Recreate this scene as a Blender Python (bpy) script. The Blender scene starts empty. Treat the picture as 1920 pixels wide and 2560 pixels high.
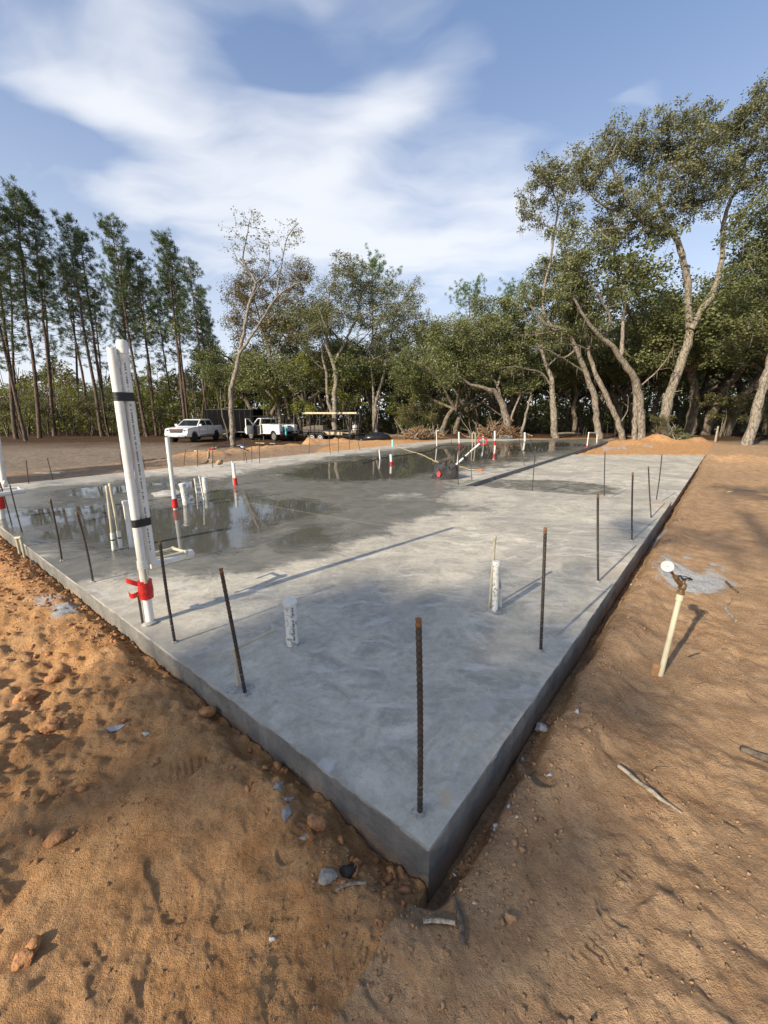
import bpy, bmesh, math, random
import numpy as np
from mathutils import Vector, Matrix
random.seed(7)
RNG = np.random.default_rng(11)
SC = bpy.context.scene
COL = SC.collection

# ------------------------------------------------------------------ camera
FPX, PITCH, CAMH = 1000.0, math.atan(.245), 1.5          # metres above the slab top (z = 0)
cam_d = bpy.data.cameras.new('camera'); cam = bpy.data.objects.new('camera', cam_d); COL.objects.link(cam)
cam.location = (0, 0, CAMH); cam.rotation_euler = (math.pi / 2 - PITCH, 0, 0)
cam_d.sensor_fit = 'VERTICAL'; cam_d.sensor_height = 36; cam_d.sensor_width = 27
cam_d.lens = 36 * FPX / 2560; cam_d.clip_start = .02; cam_d.clip_end = 2000
SC.camera = cam
SUN_AZ = (-.725, -.689); SUN_EL = math.radians(28.5)

# ------------------------------------------------------------------ node helpers
def nd(nt, t, **kw):
    n = nt.nodes.new(t)
    for k, v in kw.items():
        if k == 'op': n.operation = v
        else: setattr(n, k, v)
    return n
def put(nt, v, sock):
    if v is None: return
    if hasattr(v, 'is_linked'): nt.links.new(v, sock)
    elif hasattr(v, 'outputs'): nt.links.new(v.outputs[0], sock)
    else:
        if isinstance(v, (tuple, list)) and len(v) == 3 and len(sock.default_value) == 4: v = (*v, 1)
        sock.default_value = v
def mth(nt, op, a, b=None, c=None, clamp=False):
    n = nd(nt, 'ShaderNodeMath', op=op); n.use_clamp = clamp
    for i, v in enumerate((a, b, c)): put(nt, v, n.inputs[i])
    return n.outputs[0]
def vmt(nt, op, a, b=None, s=None):
    n = nd(nt, 'ShaderNodeVectorMath', op=op)
    put(nt, a, n.inputs[0]); put(nt, b, n.inputs[1])
    if s is not None: put(nt, s, n.inputs['Scale'])
    return n.outputs['Value'] if op in ('DOT_PRODUCT', 'LENGTH', 'DISTANCE') else n.outputs[0]
def mixc(nt, f, a, b):
    n = nd(nt, 'ShaderNodeMix', data_type='RGBA')
    put(nt, f, n.inputs[0]); put(nt, a, n.inputs[6]); put(nt, b, n.inputs[7])
    return n.outputs[2]
def noise(nt, vec, scale, detail=4, rough=.55, dist=0., col=False):
    n = nd(nt, 'ShaderNodeTexNoise'); put(nt, vec, n.inputs['Vector'])
    n.inputs['Scale'].default_value = scale; n.inputs['Detail'].default_value = detail
    n.inputs['Roughness'].default_value = rough; n.inputs['Distortion'].default_value = dist
    return n.outputs['Color' if col else 'Fac']
def ramp(nt, f, lo, hi, a=0., b=1., smooth=True):
    n = nd(nt, 'ShaderNodeMapRange'); n.clamp = True
    n.interpolation_type = 'SMOOTHSTEP' if smooth else 'LINEAR'
    put(nt, f, n.inputs[0])
    for i, v in enumerate((lo, hi, a, b)): n.inputs[i + 1].default_value = v
    return n.outputs[0]
def attr(nt, name, out='Fac'):
    n = nd(nt, 'ShaderNodeAttribute'); n.attribute_name = name
    return n.outputs[out]
MATS = {}
def material(name, fn):
    if name in MATS: return MATS[name]
    m = bpy.data.materials.new(name); m.use_nodes = True
    nt = m.node_tree; b = nt.nodes['Principled BSDF']
    fn(nt, b); MATS[name] = m
    return m
def bump(nt, b, h, strength=.4, dist=.01):
    n = nd(nt, 'ShaderNodeBump'); n.inputs['Strength'].default_value = strength; n.inputs['Distance'].default_value = dist
    put(nt, h, n.inputs['Height']); nt.links.new(n.outputs[0], b.inputs['Normal'])
def plain(name, col, rough=.6, metal=0., var=.12, scale=14., bmp=.0, col2=None, spec=None, coat=0.):
    def fn(nt, b):
        tc = nd(nt, 'ShaderNodeTexCoord').outputs['Object']
        f = noise(nt, tc, scale, 5, .6)
        c2 = col2 or tuple(c * (1 - 3 * var) for c in col)
        put(nt, mixc(nt, ramp(nt, f, .35, .7), col, c2), b.inputs['Base Color'])
        b.inputs['Roughness'].default_value = rough; b.inputs['Metallic'].default_value = metal
        put(nt, ramp(nt, noise(nt, tc, scale * 2.3, 3), .2, .8, rough * .85, min(1, rough * 1.15), False), b.inputs['Roughness'])
        if spec is not None: b.inputs['Specular IOR Level'].default_value = spec
        if coat: b.inputs['Coat Weight'].default_value = coat; b.inputs['Coat Roughness'].default_value = .05
        if bmp: bump(nt, b, noise(nt, tc, scale * 3, 4), bmp, .01)
    return material(name, fn)

# ------------------------------------------------------------------ pixel (1920 x 2560) <-> world
CP, SP = math.cos(PITCH), math.sin(PITCH)
def ray(x, y):
    u = (x - 960) / FPX; v = (y - 1280) / FPX
    return np.array([u, CP - v * SP, -SP - v * CP])
def gp(x, y, z=0.):
    r = ray(x, y); t = (z - CAMH) / r[2]
    return np.array([0, 0, CAMH]) + r * t
def at(x, y, Y):
    r = ray(x, y)
    return np.array([0, 0, CAMH]) + r * (Y / r[1])
def pix(X, Y, Z=0.):
    Z = Z - CAMH; d = Y * CP - Z * SP; v = -(Y * SP + Z * CP)
    d = np.maximum(d, .05)
    return 960 + FPX * X / d, 1280 + FPX * v / d
KD = 1920 / 1659
def gd(x, y, z=0.): return gp(x * KD, y * KD, z)

# ------------------------------------------------------------------ sky, sun, exposure
w = bpy.data.worlds.new('World'); SC.world = w; w.use_nodes = True
def build_world():
    nt = w.node_tree; bg = nt.nodes['Background']
    sky = nd(nt, 'ShaderNodeTexSky', sky_type='NISHITA'); sky.sun_disc = False
    sky.sun_elevation = SUN_EL; sky.sun_rotation = math.atan2(SUN_AZ[0], SUN_AZ[1])
    sky.air_density = 1.0; sky.dust_density = 1.2; sky.ozone_density = 2.2
    d = nd(nt, 'ShaderNodeTexCoord').outputs['Generated']
    sp = nd(nt, 'ShaderNodeSeparateXYZ'); put(nt, d, sp.inputs[0])
    zz = mth(nt, 'ADD', mth(nt, 'MAXIMUM', sp.outputs[2], 0.), .16)
    cb = nd(nt, 'ShaderNodeCombineXYZ')
    put(nt, mth(nt, 'DIVIDE', sp.outputs[0], zz), cb.inputs[0]); put(nt, mth(nt, 'DIVIDE', sp.outputs[1], zz), cb.inputs[1])
    p = cb.outputs[0]
    warp = vmt(nt, 'SCALE', vmt(nt, 'SUBTRACT', noise(nt, p, 2.2, 3, .5, col=True), (.5, .5, .5)), s=.34)
    q = vmt(nt, 'ADD', p, warp)
    mp = nd(nt, 'ShaderNodeMapping'); mp.inputs['Rotation'].default_value = (0, 0, math.radians(-32)); mp.inputs['Scale'].default_value = (.62, 1.5, 1)
    put(nt, q, mp.inputs[0])
    soft = noise(nt, mp.outputs[0], 1.9, 4, .46)
    wisp = noise(nt, mp.outputs[0], 6.0, 4, .5)
    f = mth(nt, 'ADD', mth(nt, 'MULTIPLY', soft, .66), mth(nt, 'MULTIPLY', wisp, .34))
    def lobe(xa, ya, xb, yb, wd, amp):
        Q = []
        for x, y in ((xa, ya), (xb, yb)):
            r = ray(x, y); r = r / np.linalg.norm(r); Q.append(r[:2] / (max(r[2], 0) + .16))
        c = (Q[0] + Q[1]) / 2; dv = Q[1] - Q[0]; L = np.linalg.norm(dv)
        m = nd(nt, 'ShaderNodeMapping'); m.vector_type = 'TEXTURE'
        m.inputs['Location'].default_value = (c[0], c[1], 0); m.inputs['Rotation'].default_value = (0, 0, math.atan2(dv[1], dv[0])); m.inputs['Scale'].default_value = (L * .62 + wd * .5, wd, 1)
        put(nt, q, m.inputs[0])
        return mth(nt, 'MULTIPLY', ramp(nt, vmt(nt, 'LENGTH', m.outputs[0]), 1.0, 0.0), amp)
    for a in CLOUDS: f = mth(nt, 'ADD', f, lobe(*a))
    cov = ramp(nt, f, .38, 1.0)
    haze = mth(nt, 'POWER', ramp(nt, sp.outputs[2], .75, -.02, 0, 1, False), 2.0)
    cov = mth(nt, 'MAXIMUM', mth(nt, 'MULTIPLY', cov, .84), mth(nt, 'MULTIPLY', haze, .9))
    base = mixc(nt, .35, sky.outputs[0], (1.2, 1.85, 3.5))
    put(nt, mixc(nt, cov, base, (5.3, 5.4, 5.6)), bg.inputs['Color'])
    bg.inputs['Strength'].default_value = .10
CLOUDS = [(-60, 110, 300, 290, .26, .30), (250, 220, 540, 370, .22, .24), (270, 20, 480, 140, .17, .26), (430, 430, 900, 560, .45, .24), (640, 330, 1060, 240, .18, .16), (780, 470, 1150, 130, .16, .22), (900, 520, 1450, 420, .45, .24), (450, 650, 1500, 640, .8, .33), (230, 500, 420, 520, .25, .2), (1480, 270, 1680, 280, .09, .22),
          (1350, 60, 1900, 60, .5, -.2), (620, 90, 800, 260, .2, -.16), (60, 330, 300, 420, .22, -.16), (1180, 300, 1300, 280, .15, -.12), (950, 530, 1150, 520, .14, -.14)]
build_world()
sd = bpy.data.lights.new('sun', 'SUN'); sun = bpy.data.objects.new('sun', sd); COL.objects.link(sun)
sd.energy = 3.6; sd.angle = math.radians(.7); sd.color = (1, .885, .70)
SV = Vector((SUN_AZ[0] * math.cos(SUN_EL), SUN_AZ[1] * math.cos(SUN_EL), math.sin(SUN_EL))).normalized()
sun.rotation_euler = SV.to_track_quat('Z', 'Y').to_euler(); sun.location = SV * 60
SC.view_settings.view_transform = 'Standard'; SC.view_settings.look = 'None'; SC.view_settings.exposure = 0.95; SC.view_settings.gamma = 1
SC.cycles.max_bounces = 5; SC.cycles.diffuse_bounces = 3; SC.cycles.glossy_bounces = 3; SC.cycles.transparent_max_bounces = 6
SC.cycles.caustics_reflective = False; SC.cycles.caustics_refractive = False

# ------------------------------------------------------------------ object helpers
ORG = {}
def tag(o, label=None, cat=None, group=None, kind=None):
    if label: o['label'] = label
    if cat: o['category'] = cat
    if group: o['group'] = group
    if kind: o['kind'] = kind
    return o
def thing(name, label, cat, loc=(0, 0, 0), rz=0., group=None):
    o = bpy.data.objects.new(name, None); COL.objects.link(o); o.empty_display_size = .1
    o.location = tuple(map(float, loc)); o.rotation_euler = (0, 0, rz); ORG[o.name] = np.array(loc, float) if rz == 0 else np.zeros(3)
    return tag(o, label, cat, group)
def np_mesh(name, V, F, smooth=False):
    """V (n,3), F list of int arrays (m,k)"""
    me = bpy.data.meshes.new(name); V = np.asarray(V, np.float32)
    me.vertices.add(len(V)); me.vertices.foreach_set('co', V.ravel())
    F = [np.asarray(f, np.int32) for f in F if len(f)]
    idx = np.concatenate([f.ravel() for f in F]); tot = np.concatenate([np.full(len(f), f.shape[1], np.int32) for f in F])
    st = np.concatenate([[0], np.cumsum(tot)[:-1]]).astype(np.int32)
    me.loops.add(len(idx)); me.loops.foreach_set('vertex_index', idx)
    me.polygons.add(len(tot)); me.polygons.foreach_set('loop_start', st); me.polygons.foreach_set('loop_total', tot)
    if smooth: me.polygons.foreach_set('use_smooth', np.ones(len(tot), bool))
    me.update(calc_edges=True)
    return me
def link(name, me, mat, parent=None):
    o = bpy.data.objects.new(name, me); COL.objects.link(o)
    if mat is not None and not me.materials: me.materials.append(mat)
    if parent is not None: o.parent = parent
    return o
def frames(P):
    T = np.gradient(P, axis=0); T /= np.linalg.norm(T, axis=1, keepdims=True) + 1e-9
    ref = np.array([0, 0, 1.]) if abs(T[0][2]) < .8 else np.array([1., 0, 0])
    N = np.zeros_like(P); n = ref - T[0] * (ref @ T[0]); n /= np.linalg.norm(n)
    for i in range(len(P)):
        n = n - T[i] * (n @ T[i]); l = np.linalg.norm(n)
        n = n / l if l > 1e-6 else np.array([1., 0, 0]); N[i] = n
    return T, N, np.cross(T, N)
def tube_arr(P, R, k=8, cap=True):
    P = np.asarray(P, float); R = np.broadcast_to(np.asarray(R, float), (len(P),))
    T, N, B = frames(P)
    a = np.arange(k) * 2 * math.pi / k
    V = P[:, None] + R[:, None, None] * (np.cos(a)[None, :, None] * N[:, None] + np.sin(a)[None, :, None] * B[:, None])
    V = V.reshape(-1, 3); n = len(P)
    i = np.arange(n - 1)[:, None] * k; j = np.arange(k)[None]; j2 = (j + 1) % k
    F = np.stack([i + j, i + j2, i + k + j2, i + k + j], -1).reshape(-1, 4)
    return V, F
class MB:
    """collects shapes; build() links them as ONE mesh object"""
    def __init__(s): s.V = []; s.F = []; s.n = 0; s.M = []; s.mi = 0
    def add(s, V, F):
        V = np.asarray(V, float); s.V.append(V)
        for f in F: s.F.append([int(q) + s.n for q in f]); s.M.append(s.mi)
        s.n += len(V); return s
    def tube(s, P, R, k=10, cap=True):
        V, F = tube_arr(P, R, k); F = [list(f) for f in F]
        if cap: F.append(list(range(k))[::-1]); F.append([len(V) - k + i for i in range(k)])
        return s.add(V, F)
    def cyl(s, a, b, r, k=16, r2=None): return s.tube([a, b], [r, r if r2 is None else r2], k)
    def box(s, c, size, rot=None):
        x, y, z = np.array(size) / 2.
        V = np.array([(-x, -y, -z), (x, -y, -z), (x, y, -z), (-x, y, -z), (-x, -y, z), (x, -y, z), (x, y, z), (-x, y, z)])
        if rot is not None: V = V @ np.array(rot).T
        return s.add(V + np.array(c), [(0, 3, 2, 1), (4, 5, 6, 7), (0, 1, 5, 4), (1, 2, 6, 5), (2, 3, 7, 6), (3, 0, 4, 7)])
    def bar(s, a, b, wd, ht, up=(0, 0, 1)):
        a = np.array(a, float); b = np.array(b, float); d = b - a; L = np.linalg.norm(d); d /= L
        u = np.array(up, float); u = u - d * (u @ d)
        if np.linalg.norm(u) < 1e-4: u = np.array([1., 0, 0]) - d * d[0]
        u /= np.linalg.norm(u); r = np.cross(d, u)
        return s.box((a + b) / 2, (L, wd, ht), np.stack([d, r, u], 1))
    def prism(s, poly, y0, y1, top=None, zlo=0., zhi=1.):
        """poly in (x,z), extruded in y; above zlo the width narrows to factor top at zhi"""
        V = []
        for y in (y0, y1):
            for (x, z) in poly:
                k = 1. if top is None else 1 + (top - 1) * min(max((z - zlo) / (zhi - zlo), 0), 1)
                V.append((x, y * k, z))
        n = len(poly); F = [list(range(n)), list(range(n, 2 * n))[::-1]] + [(i, n + i, n + (i + 1) % n, (i + 1) % n) for i in range(n)]
        return s.add(V, F)
    def lathe(s, prof, c=(0, 0, 0), k=24, rot=None):
        a = np.arange(k) * 2 * math.pi / k
        V = np.array([(r * math.cos(t), r * math.sin(t), z) for r, z in prof for t in a])
        if rot is not None: V = V @ np.array(rot).T
        F = [(i * k + j, i * k + (j + 1) % k, (i + 1) * k + (j + 1) % k, (i + 1) * k + j) for i in range(len(prof) - 1) for j in range(k)]
        F += [list(range(k))[::-1], [(len(prof) - 1) * k + j for j in range(k)]]
        return s.add(V + np.array(c), F)
    def blob(s, c, r, seed=0, sub=2, amp=.25):
        bm = bmesh.new(); bmesh.ops.create_icosphere(bm, subdivisions=sub, radius=1)
        rg = np.random.default_rng(seed); V = np.array([v.co[:] for v in bm.verts]); F = [[q.index for q in f.verts] for f in bm.faces]; bm.free()
        ph = rg.normal(size=(5, 3)) * 1.8; of = rg.uniform(0, 6, 5)
        V = V * (1 + amp * np.sin(V @ ph.T + of).mean(1, keepdims=True) * 1.6 + amp * .3 * rg.normal(size=(len(V), 1)) * .5)
        return s.add(V * np.array(r) + np.array(c), F)
    def build(s, name, mat, parent=None, smooth=False, bevel=0., origin=None, solid=0.):
        V = np.concatenate(s.V)
        if origin is None: origin = ORG.get(parent.name, np.zeros(3)) if parent is not None else np.zeros(3)
        me = bpy.data.meshes.new(name); me.from_pydata((V - origin).tolist(), [], s.F)
        mats = mat if isinstance(mat, (list, tuple)) else [mat]
        for m in mats: me.materials.append(m)
        if len(mats) > 1: me.polygons.foreach_set('material_index', np.array(s.M, np.int32))
        if bevel or smooth:
            bm = bmesh.new(); bm.from_mesh(me)
            if bevel:
                bmesh.ops.recalc_face_normals(bm, faces=bm.faces)
                E = [e for e in bm.edges if len(e.link_faces) == 2 and e.calc_face_angle(0) > .45]
                bmesh.ops.bevel(bm, geom=E, offset=bevel, segments=2, affect='EDGES', profile=.6, clamp_overlap=True)
            for e in bm.edges: e.smooth = not (len(e.link_faces) == 2 and e.calc_face_angle(0) > .7)
            for f in bm.faces: f.smooth = True
            bm.to_mesh(me); bm.free()
        me.update()
        o = link(name, me, None, parent)
        if parent is None:
            o.location = tuple(map(float, origin))
        ORG[o.name] = np.array(origin, float)
        return o
def solo(mb, name, mat, label, cat, org, group=None, **kw):
    return tag(mb.build(name, mat, None, origin=np.array(org, float), **kw), label, cat, group)
def dup(o, parent=None):
    c = o.copy(); COL.objects.link(c); c.parent = parent
    for ch in o.children: dup(ch, c)
    return c

# ------------------------------------------------------------------ numpy noise
def _h(ix, iy, s):
    n = (ix.astype(np.int64) * 374761393 + iy.astype(np.int64) * 668265263 + s * 974711) & 0xffffffff
    n = ((n ^ (n >> 13)) * 1274126177) & 0xffffffff
    return ((n ^ (n >> 16)) & 0xffffff) / float(0xffffff)
def vnoise(x, y, s=0):
    ix = np.floor(x); iy = np.floor(y); fx = x - ix; fy = y - iy; ix = ix.astype(np.int64); iy = iy.astype(np.int64)
    ux = fx * fx * fx * (fx * (fx * 6 - 15) + 10); uy = fy * fy * fy * (fy * (fy * 6 - 15) + 10)
    a = _h(ix, iy, s); b = _h(ix + 1, iy, s); c = _h(ix, iy + 1, s); d = _h(ix + 1, iy + 1, s)
    return (a + (b - a) * ux) * (1 - uy) + (c + (d - c) * ux) * uy
def fbm(x, y, s=0, o=4, g=.5):
    t = 0; a = 1; n = 0
    for i in range(o):
        t = t + a * vnoise(x * 2 ** i + 17.3 * i, y * 2 ** i - 9.1 * i, s + i); n += a; a *= g
    return t / n - .5
def worley(x, y, s=0):
    ix = np.floor(x).astype(np.int64); iy = np.floor(y).astype(np.int64); best = np.full(x.shape, 9.)
    for dx in (-1, 0, 1):
        for dy in (-1, 0, 1):
            cx = ix + dx; cy = iy + dy
            d = (cx + _h(cx, cy, s) - x) ** 2 + (cy + _h(cx, cy, s + 5) - y) ** 2
            best = np.minimum(best, d)
    return np.sqrt(best)
def sstep(a, b, x):
    t = np.clip((x - a) / (b - a), 0, 1); return t * t * (3 - 2 * t)
def seg_dist(X, Y, P):
    P = np.asarray(P, float)[:, :2]; best = np.full(X.shape, 1e9)
    for a, b in zip(P, np.roll(P, -1, 0)):
        d = b - a; t = np.clip(((X - a[0]) * d[0] + (Y - a[1]) * d[1]) / (d @ d), 0, 1)
        best = np.minimum(best, np.hypot(X - a[0] - t * d[0], Y - a[1] - t * d[1]))
    return best
def inside(X, Y, P):
    P = np.asarray(P, float)[:, :2]; r = np.zeros(X.shape, bool)
    for a, b in zip(P, np.roll(P, -1, 0)):
        c = ((a[1] > Y) != (b[1] > Y)) & (X < (b[0] - a[0]) * (Y - a[1]) / (b[1] - a[1] + 1e-12) + a[0]); r ^= c
    return r
def sdf(X, Y, P): return seg_dist(X, Y, P) * np.where(inside(X, Y, P), -1, 1)

# ================================================================== THE SETTING: ground sheet
cC = gd(928, 1833); LN = gp(0, 1319); NN = gp(1679, 1254)
e1 = (LN - cC); e1 /= np.linalg.norm(e1); e2 = (NN - cC); e2 /= np.linalg.norm(e2)
L0 = np.array([-8.78, 8.0, 0]); SA = gp(1160, 1214); SC_ = gp(1539, 1097); GR = cC + e2 * 19.7; GLp = gp(1480, 1128, -.1)
FL2 = gp(960, 1115); fld = (FL2 - L0) / np.linalg.norm(FL2 - L0); FB = L0 + fld * 21.5
ds = (SA - NN); k_ = np.linalg.solve(np.array([[ds[0], -fld[0]], [ds[1], -fld[1]]]), (L0 - NN)[:2]); QQ = NN + ds * k_[0]
GL = SA + (SC_ - SA) * .47
OUT = np.array([cC, NN, GR, GL, SC_, FB, L0])
def bump2(X, Y, x, y, rx, ry, h, ang=0.):
    c, s = math.cos(ang), math.sin(ang); dx = X - x; dy = Y - y
    u = (dx * c + dy * s) / rx; v = (-dx * s + dy * c) / ry
    return h * np.exp(-(u * u + v * v))
MOUNDS = []
def mound(px, py, z, rx, ry, h, ang=0.):
    p = gp(px, py, z); MOUNDS.append((p[0], p[1], rx, ry, h, ang))
mound(1636, 1110, -.2, .9, .6, .48, .2); mound(1580, 1114, -.2, 1.3, .7, .24); mound(1735, 1108, -.2, .8, .6, .30, .3); mound(1690, 1112, -.2, 1.3, .6, .18)
mound(1850, 1165, -.2, 2.0, 1.4, .25); mound(1480, 1112, -.25, 1.0, .7, .16)
mound(800, 1118, -.75, .9, .55, .55, .1); mound(770, 1120, -.75, .55, .5, .4); mound(850, 1117, -.7, 1.1, .5, .38); mound(640, 1137, -.6, 2.2, .6, .3, .15); mound(720, 1132, -.6, 1.4, .6, .28, .2)
mound(475, 1163, -.45, .75, .45, .30, .5); mound(540, 1162, -.45, .55, .4, .34, .5); mound(410, 1170, -.4, .6, .3, .12, .5); mound(590, 1100, -.9, 1.0, .8, .25); mound(990, 1106, -.4, .5, .4, .4); mound(1050, 1100, -.4, 2.0, .5, .2); mound(1250, 1098, -.3, 2.2, .6, .2)
SOLES = []     # footprints: (x, y, angle, length, pattern)
def sole(px, py, ang, L=.30, pat=0, dep=.016):
    p = gp(px, py, -.2); SOLES.append((p[0], p[1], ang, L, pat, dep))
for a in [(430, 2230, -.75, .31, 1, .020), (650, 2305, .15, .30, 2, .015), (440, 1965, .5, .30, 1, .012), (770, 2110, 1.0, .29, 3, .010), (130, 2500, 1.0, .3, 2, .010), (1560, 2270, .6, .31, 2, .012), (1500, 2430, .5, .3, 3, .010), (1330, 1960, 1.6, .29, 1, .008), (1640, 1960, .9, .3, 2, .008), (940, 2480, -.6, .3, 3, .006), (520, 1730, .8, .3, 1, .009)]:
    sole(*a)
def ground_z(X, Y, fine=True):
    X = np.asarray(X, float); Y = np.asarray(Y, float)
    sd_ = sdf(X, Y, OUT)
    rr = np.hypot(X, Y)
    cd_ = np.hypot(X - cC[0], Y - cC[1]); z = -.125 - .045 * np.exp(-(cd_ / .5) ** 2)
    wl = sstep(5., -4., X - (Y - 25) * .12)                       # natural grade lies lower on the left
    z -= .70 * wl * sstep(1.2, 12., sd_) * sstep(5., 13., Y)
    z += .03 * sstep(0, 3, (X - cC[0]) * e2[1] - (Y - cC[1]) * e2[0])
    z += fbm(X * .16, Y * .16, 3, 3) * .22 * sstep(.5, 5, sd_)
    for m in MOUNDS: z = z + bump2(X, Y, *m) * (1 + 1.1 * fbm(X * 1.7, Y * 1.7, 8, 4))
    right = ((X - cC[0]) * e2[1] - (Y - cC[1]) * e2[0]) > .0
    if fine:
        nz = fbm(X * 1.1, Y * 1.1, 21, 3)
        z += nz * .085 * sstep(0, .6, sd_)
        z += fbm(X * 4.3, Y * 4.3, 31, 4, .55) * .045
        # cloddy, dug-over soil on the left of the slab
        px_, py_ = pix(X, Y, -.2)
        cl = sstep(60, -180, sdf(px_, py_, [(-900, 1300), (-200, 1310), (330, 1610), (420, 1760), (420, 1900), (250, 2000), (120, 2200), (60, 2560), (-900, 2560)]))
        cl = np.maximum(cl, .75 * sstep(.35, .02, sd_) * (~right))
        clod = (.5 - worley(X * 9, Y * 9, 3)) * .055 + (.5 - worley(X * 21, Y * 21, 4)) * .028 + fbm(X * 2.6, Y * 2.6, 44, 3) * .10
        z += clod * cl * sstep(14, 6, rr)
        z += (.45 - worley(X * 13, Y * 13, 6)) * .02 * sstep(.05, .25, fbm(X * 2.0, Y * 2.0, 55, 3) + .08) * sstep(12, 5, rr)
        z += fbm(X * 13, Y * 13, 61, 4, .6) * .030 * sstep(9, 4, rr) * (.35 + sstep(-.1, .25, fbm(X * 1.7, Y * 1.7, 66, 2)))
        # trench left by the form boards, ragged bank
        rag = sd_ + fbm(X * 3.1, Y * 3.1, 71, 4) * .10
        z -= np.where(right, .11, .035) * sstep(.13, .05, rag) * sstep(-.2, 0, sd_)
        z += np.where(right, .075, .035) * np.exp(-((rag - .22) / .14) ** 2)
        # boot prints
        for (x, y, a, L, pat, dep) in SOLES:
            m = (np.abs(X - x) < .3) & (np.abs(Y - y) < .3)
            if not m.any(): continue
            c, s = math.cos(a), math.sin(a); dx = X[m] - x; dy = Y[m] - y
            u = (dx * c + dy * s) / (L / 2); v = (-dx * s + dy * c)
            hw = .052 * (1 - .22 * np.exp(-((u + .25) / .28) ** 2)) * np.sqrt(np.clip(1 - np.clip(np.abs(u) - .45, 0, 1) ** 2 / .32, 0, 1))
            ins = sstep(.010, -.004, np.abs(v) - hw) * sstep(1.04, .96, np.abs(u))
            if pat == 1: tr = .5 + .5 * np.sign(np.sin(u * 31))
            elif pat == 2: tr = np.maximum(np.sin(u * 28) > .5, np.sin(v * 230) > .5).astype(float)
            else: tr = (np.sin(u * 34 + np.abs(v) * 80) > .1).astype(float)
            er = sstep(-.22, .2, fbm(X[m] * 9, Y[m] * 9, 95, 3) + .08); tr = tr * sstep(-.1, .25, fbm(X[m] * 11, Y[m] * 11, 97, 3) + .06); ins = ins * (.25 + .75 * er)
            rim = er * np.exp(-((np.abs(v) - hw - .014) / .012) ** 2) * sstep(1.12, .9, np.abs(u))
            z[m] = z[m] * (1 - .55 * ins) + ins * .55 * z[m].mean() - .7 * dep * ins + ins * tr * .0065 + rim * .004
    z = np.where(sd_ < 0, np.minimum(z, -.30) - .1 * sstep(0, -.3, sd_), z)
    return z
def gz(x, y): return float(ground_z(np.array([x]), np.array([y]))[0])
def on_ground(px, py, z0=-.2):
    p = gp(px, py, z0)
    for _ in range(3): p = gp(px, py, gz(p[0], p[1]))
    return p
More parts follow.
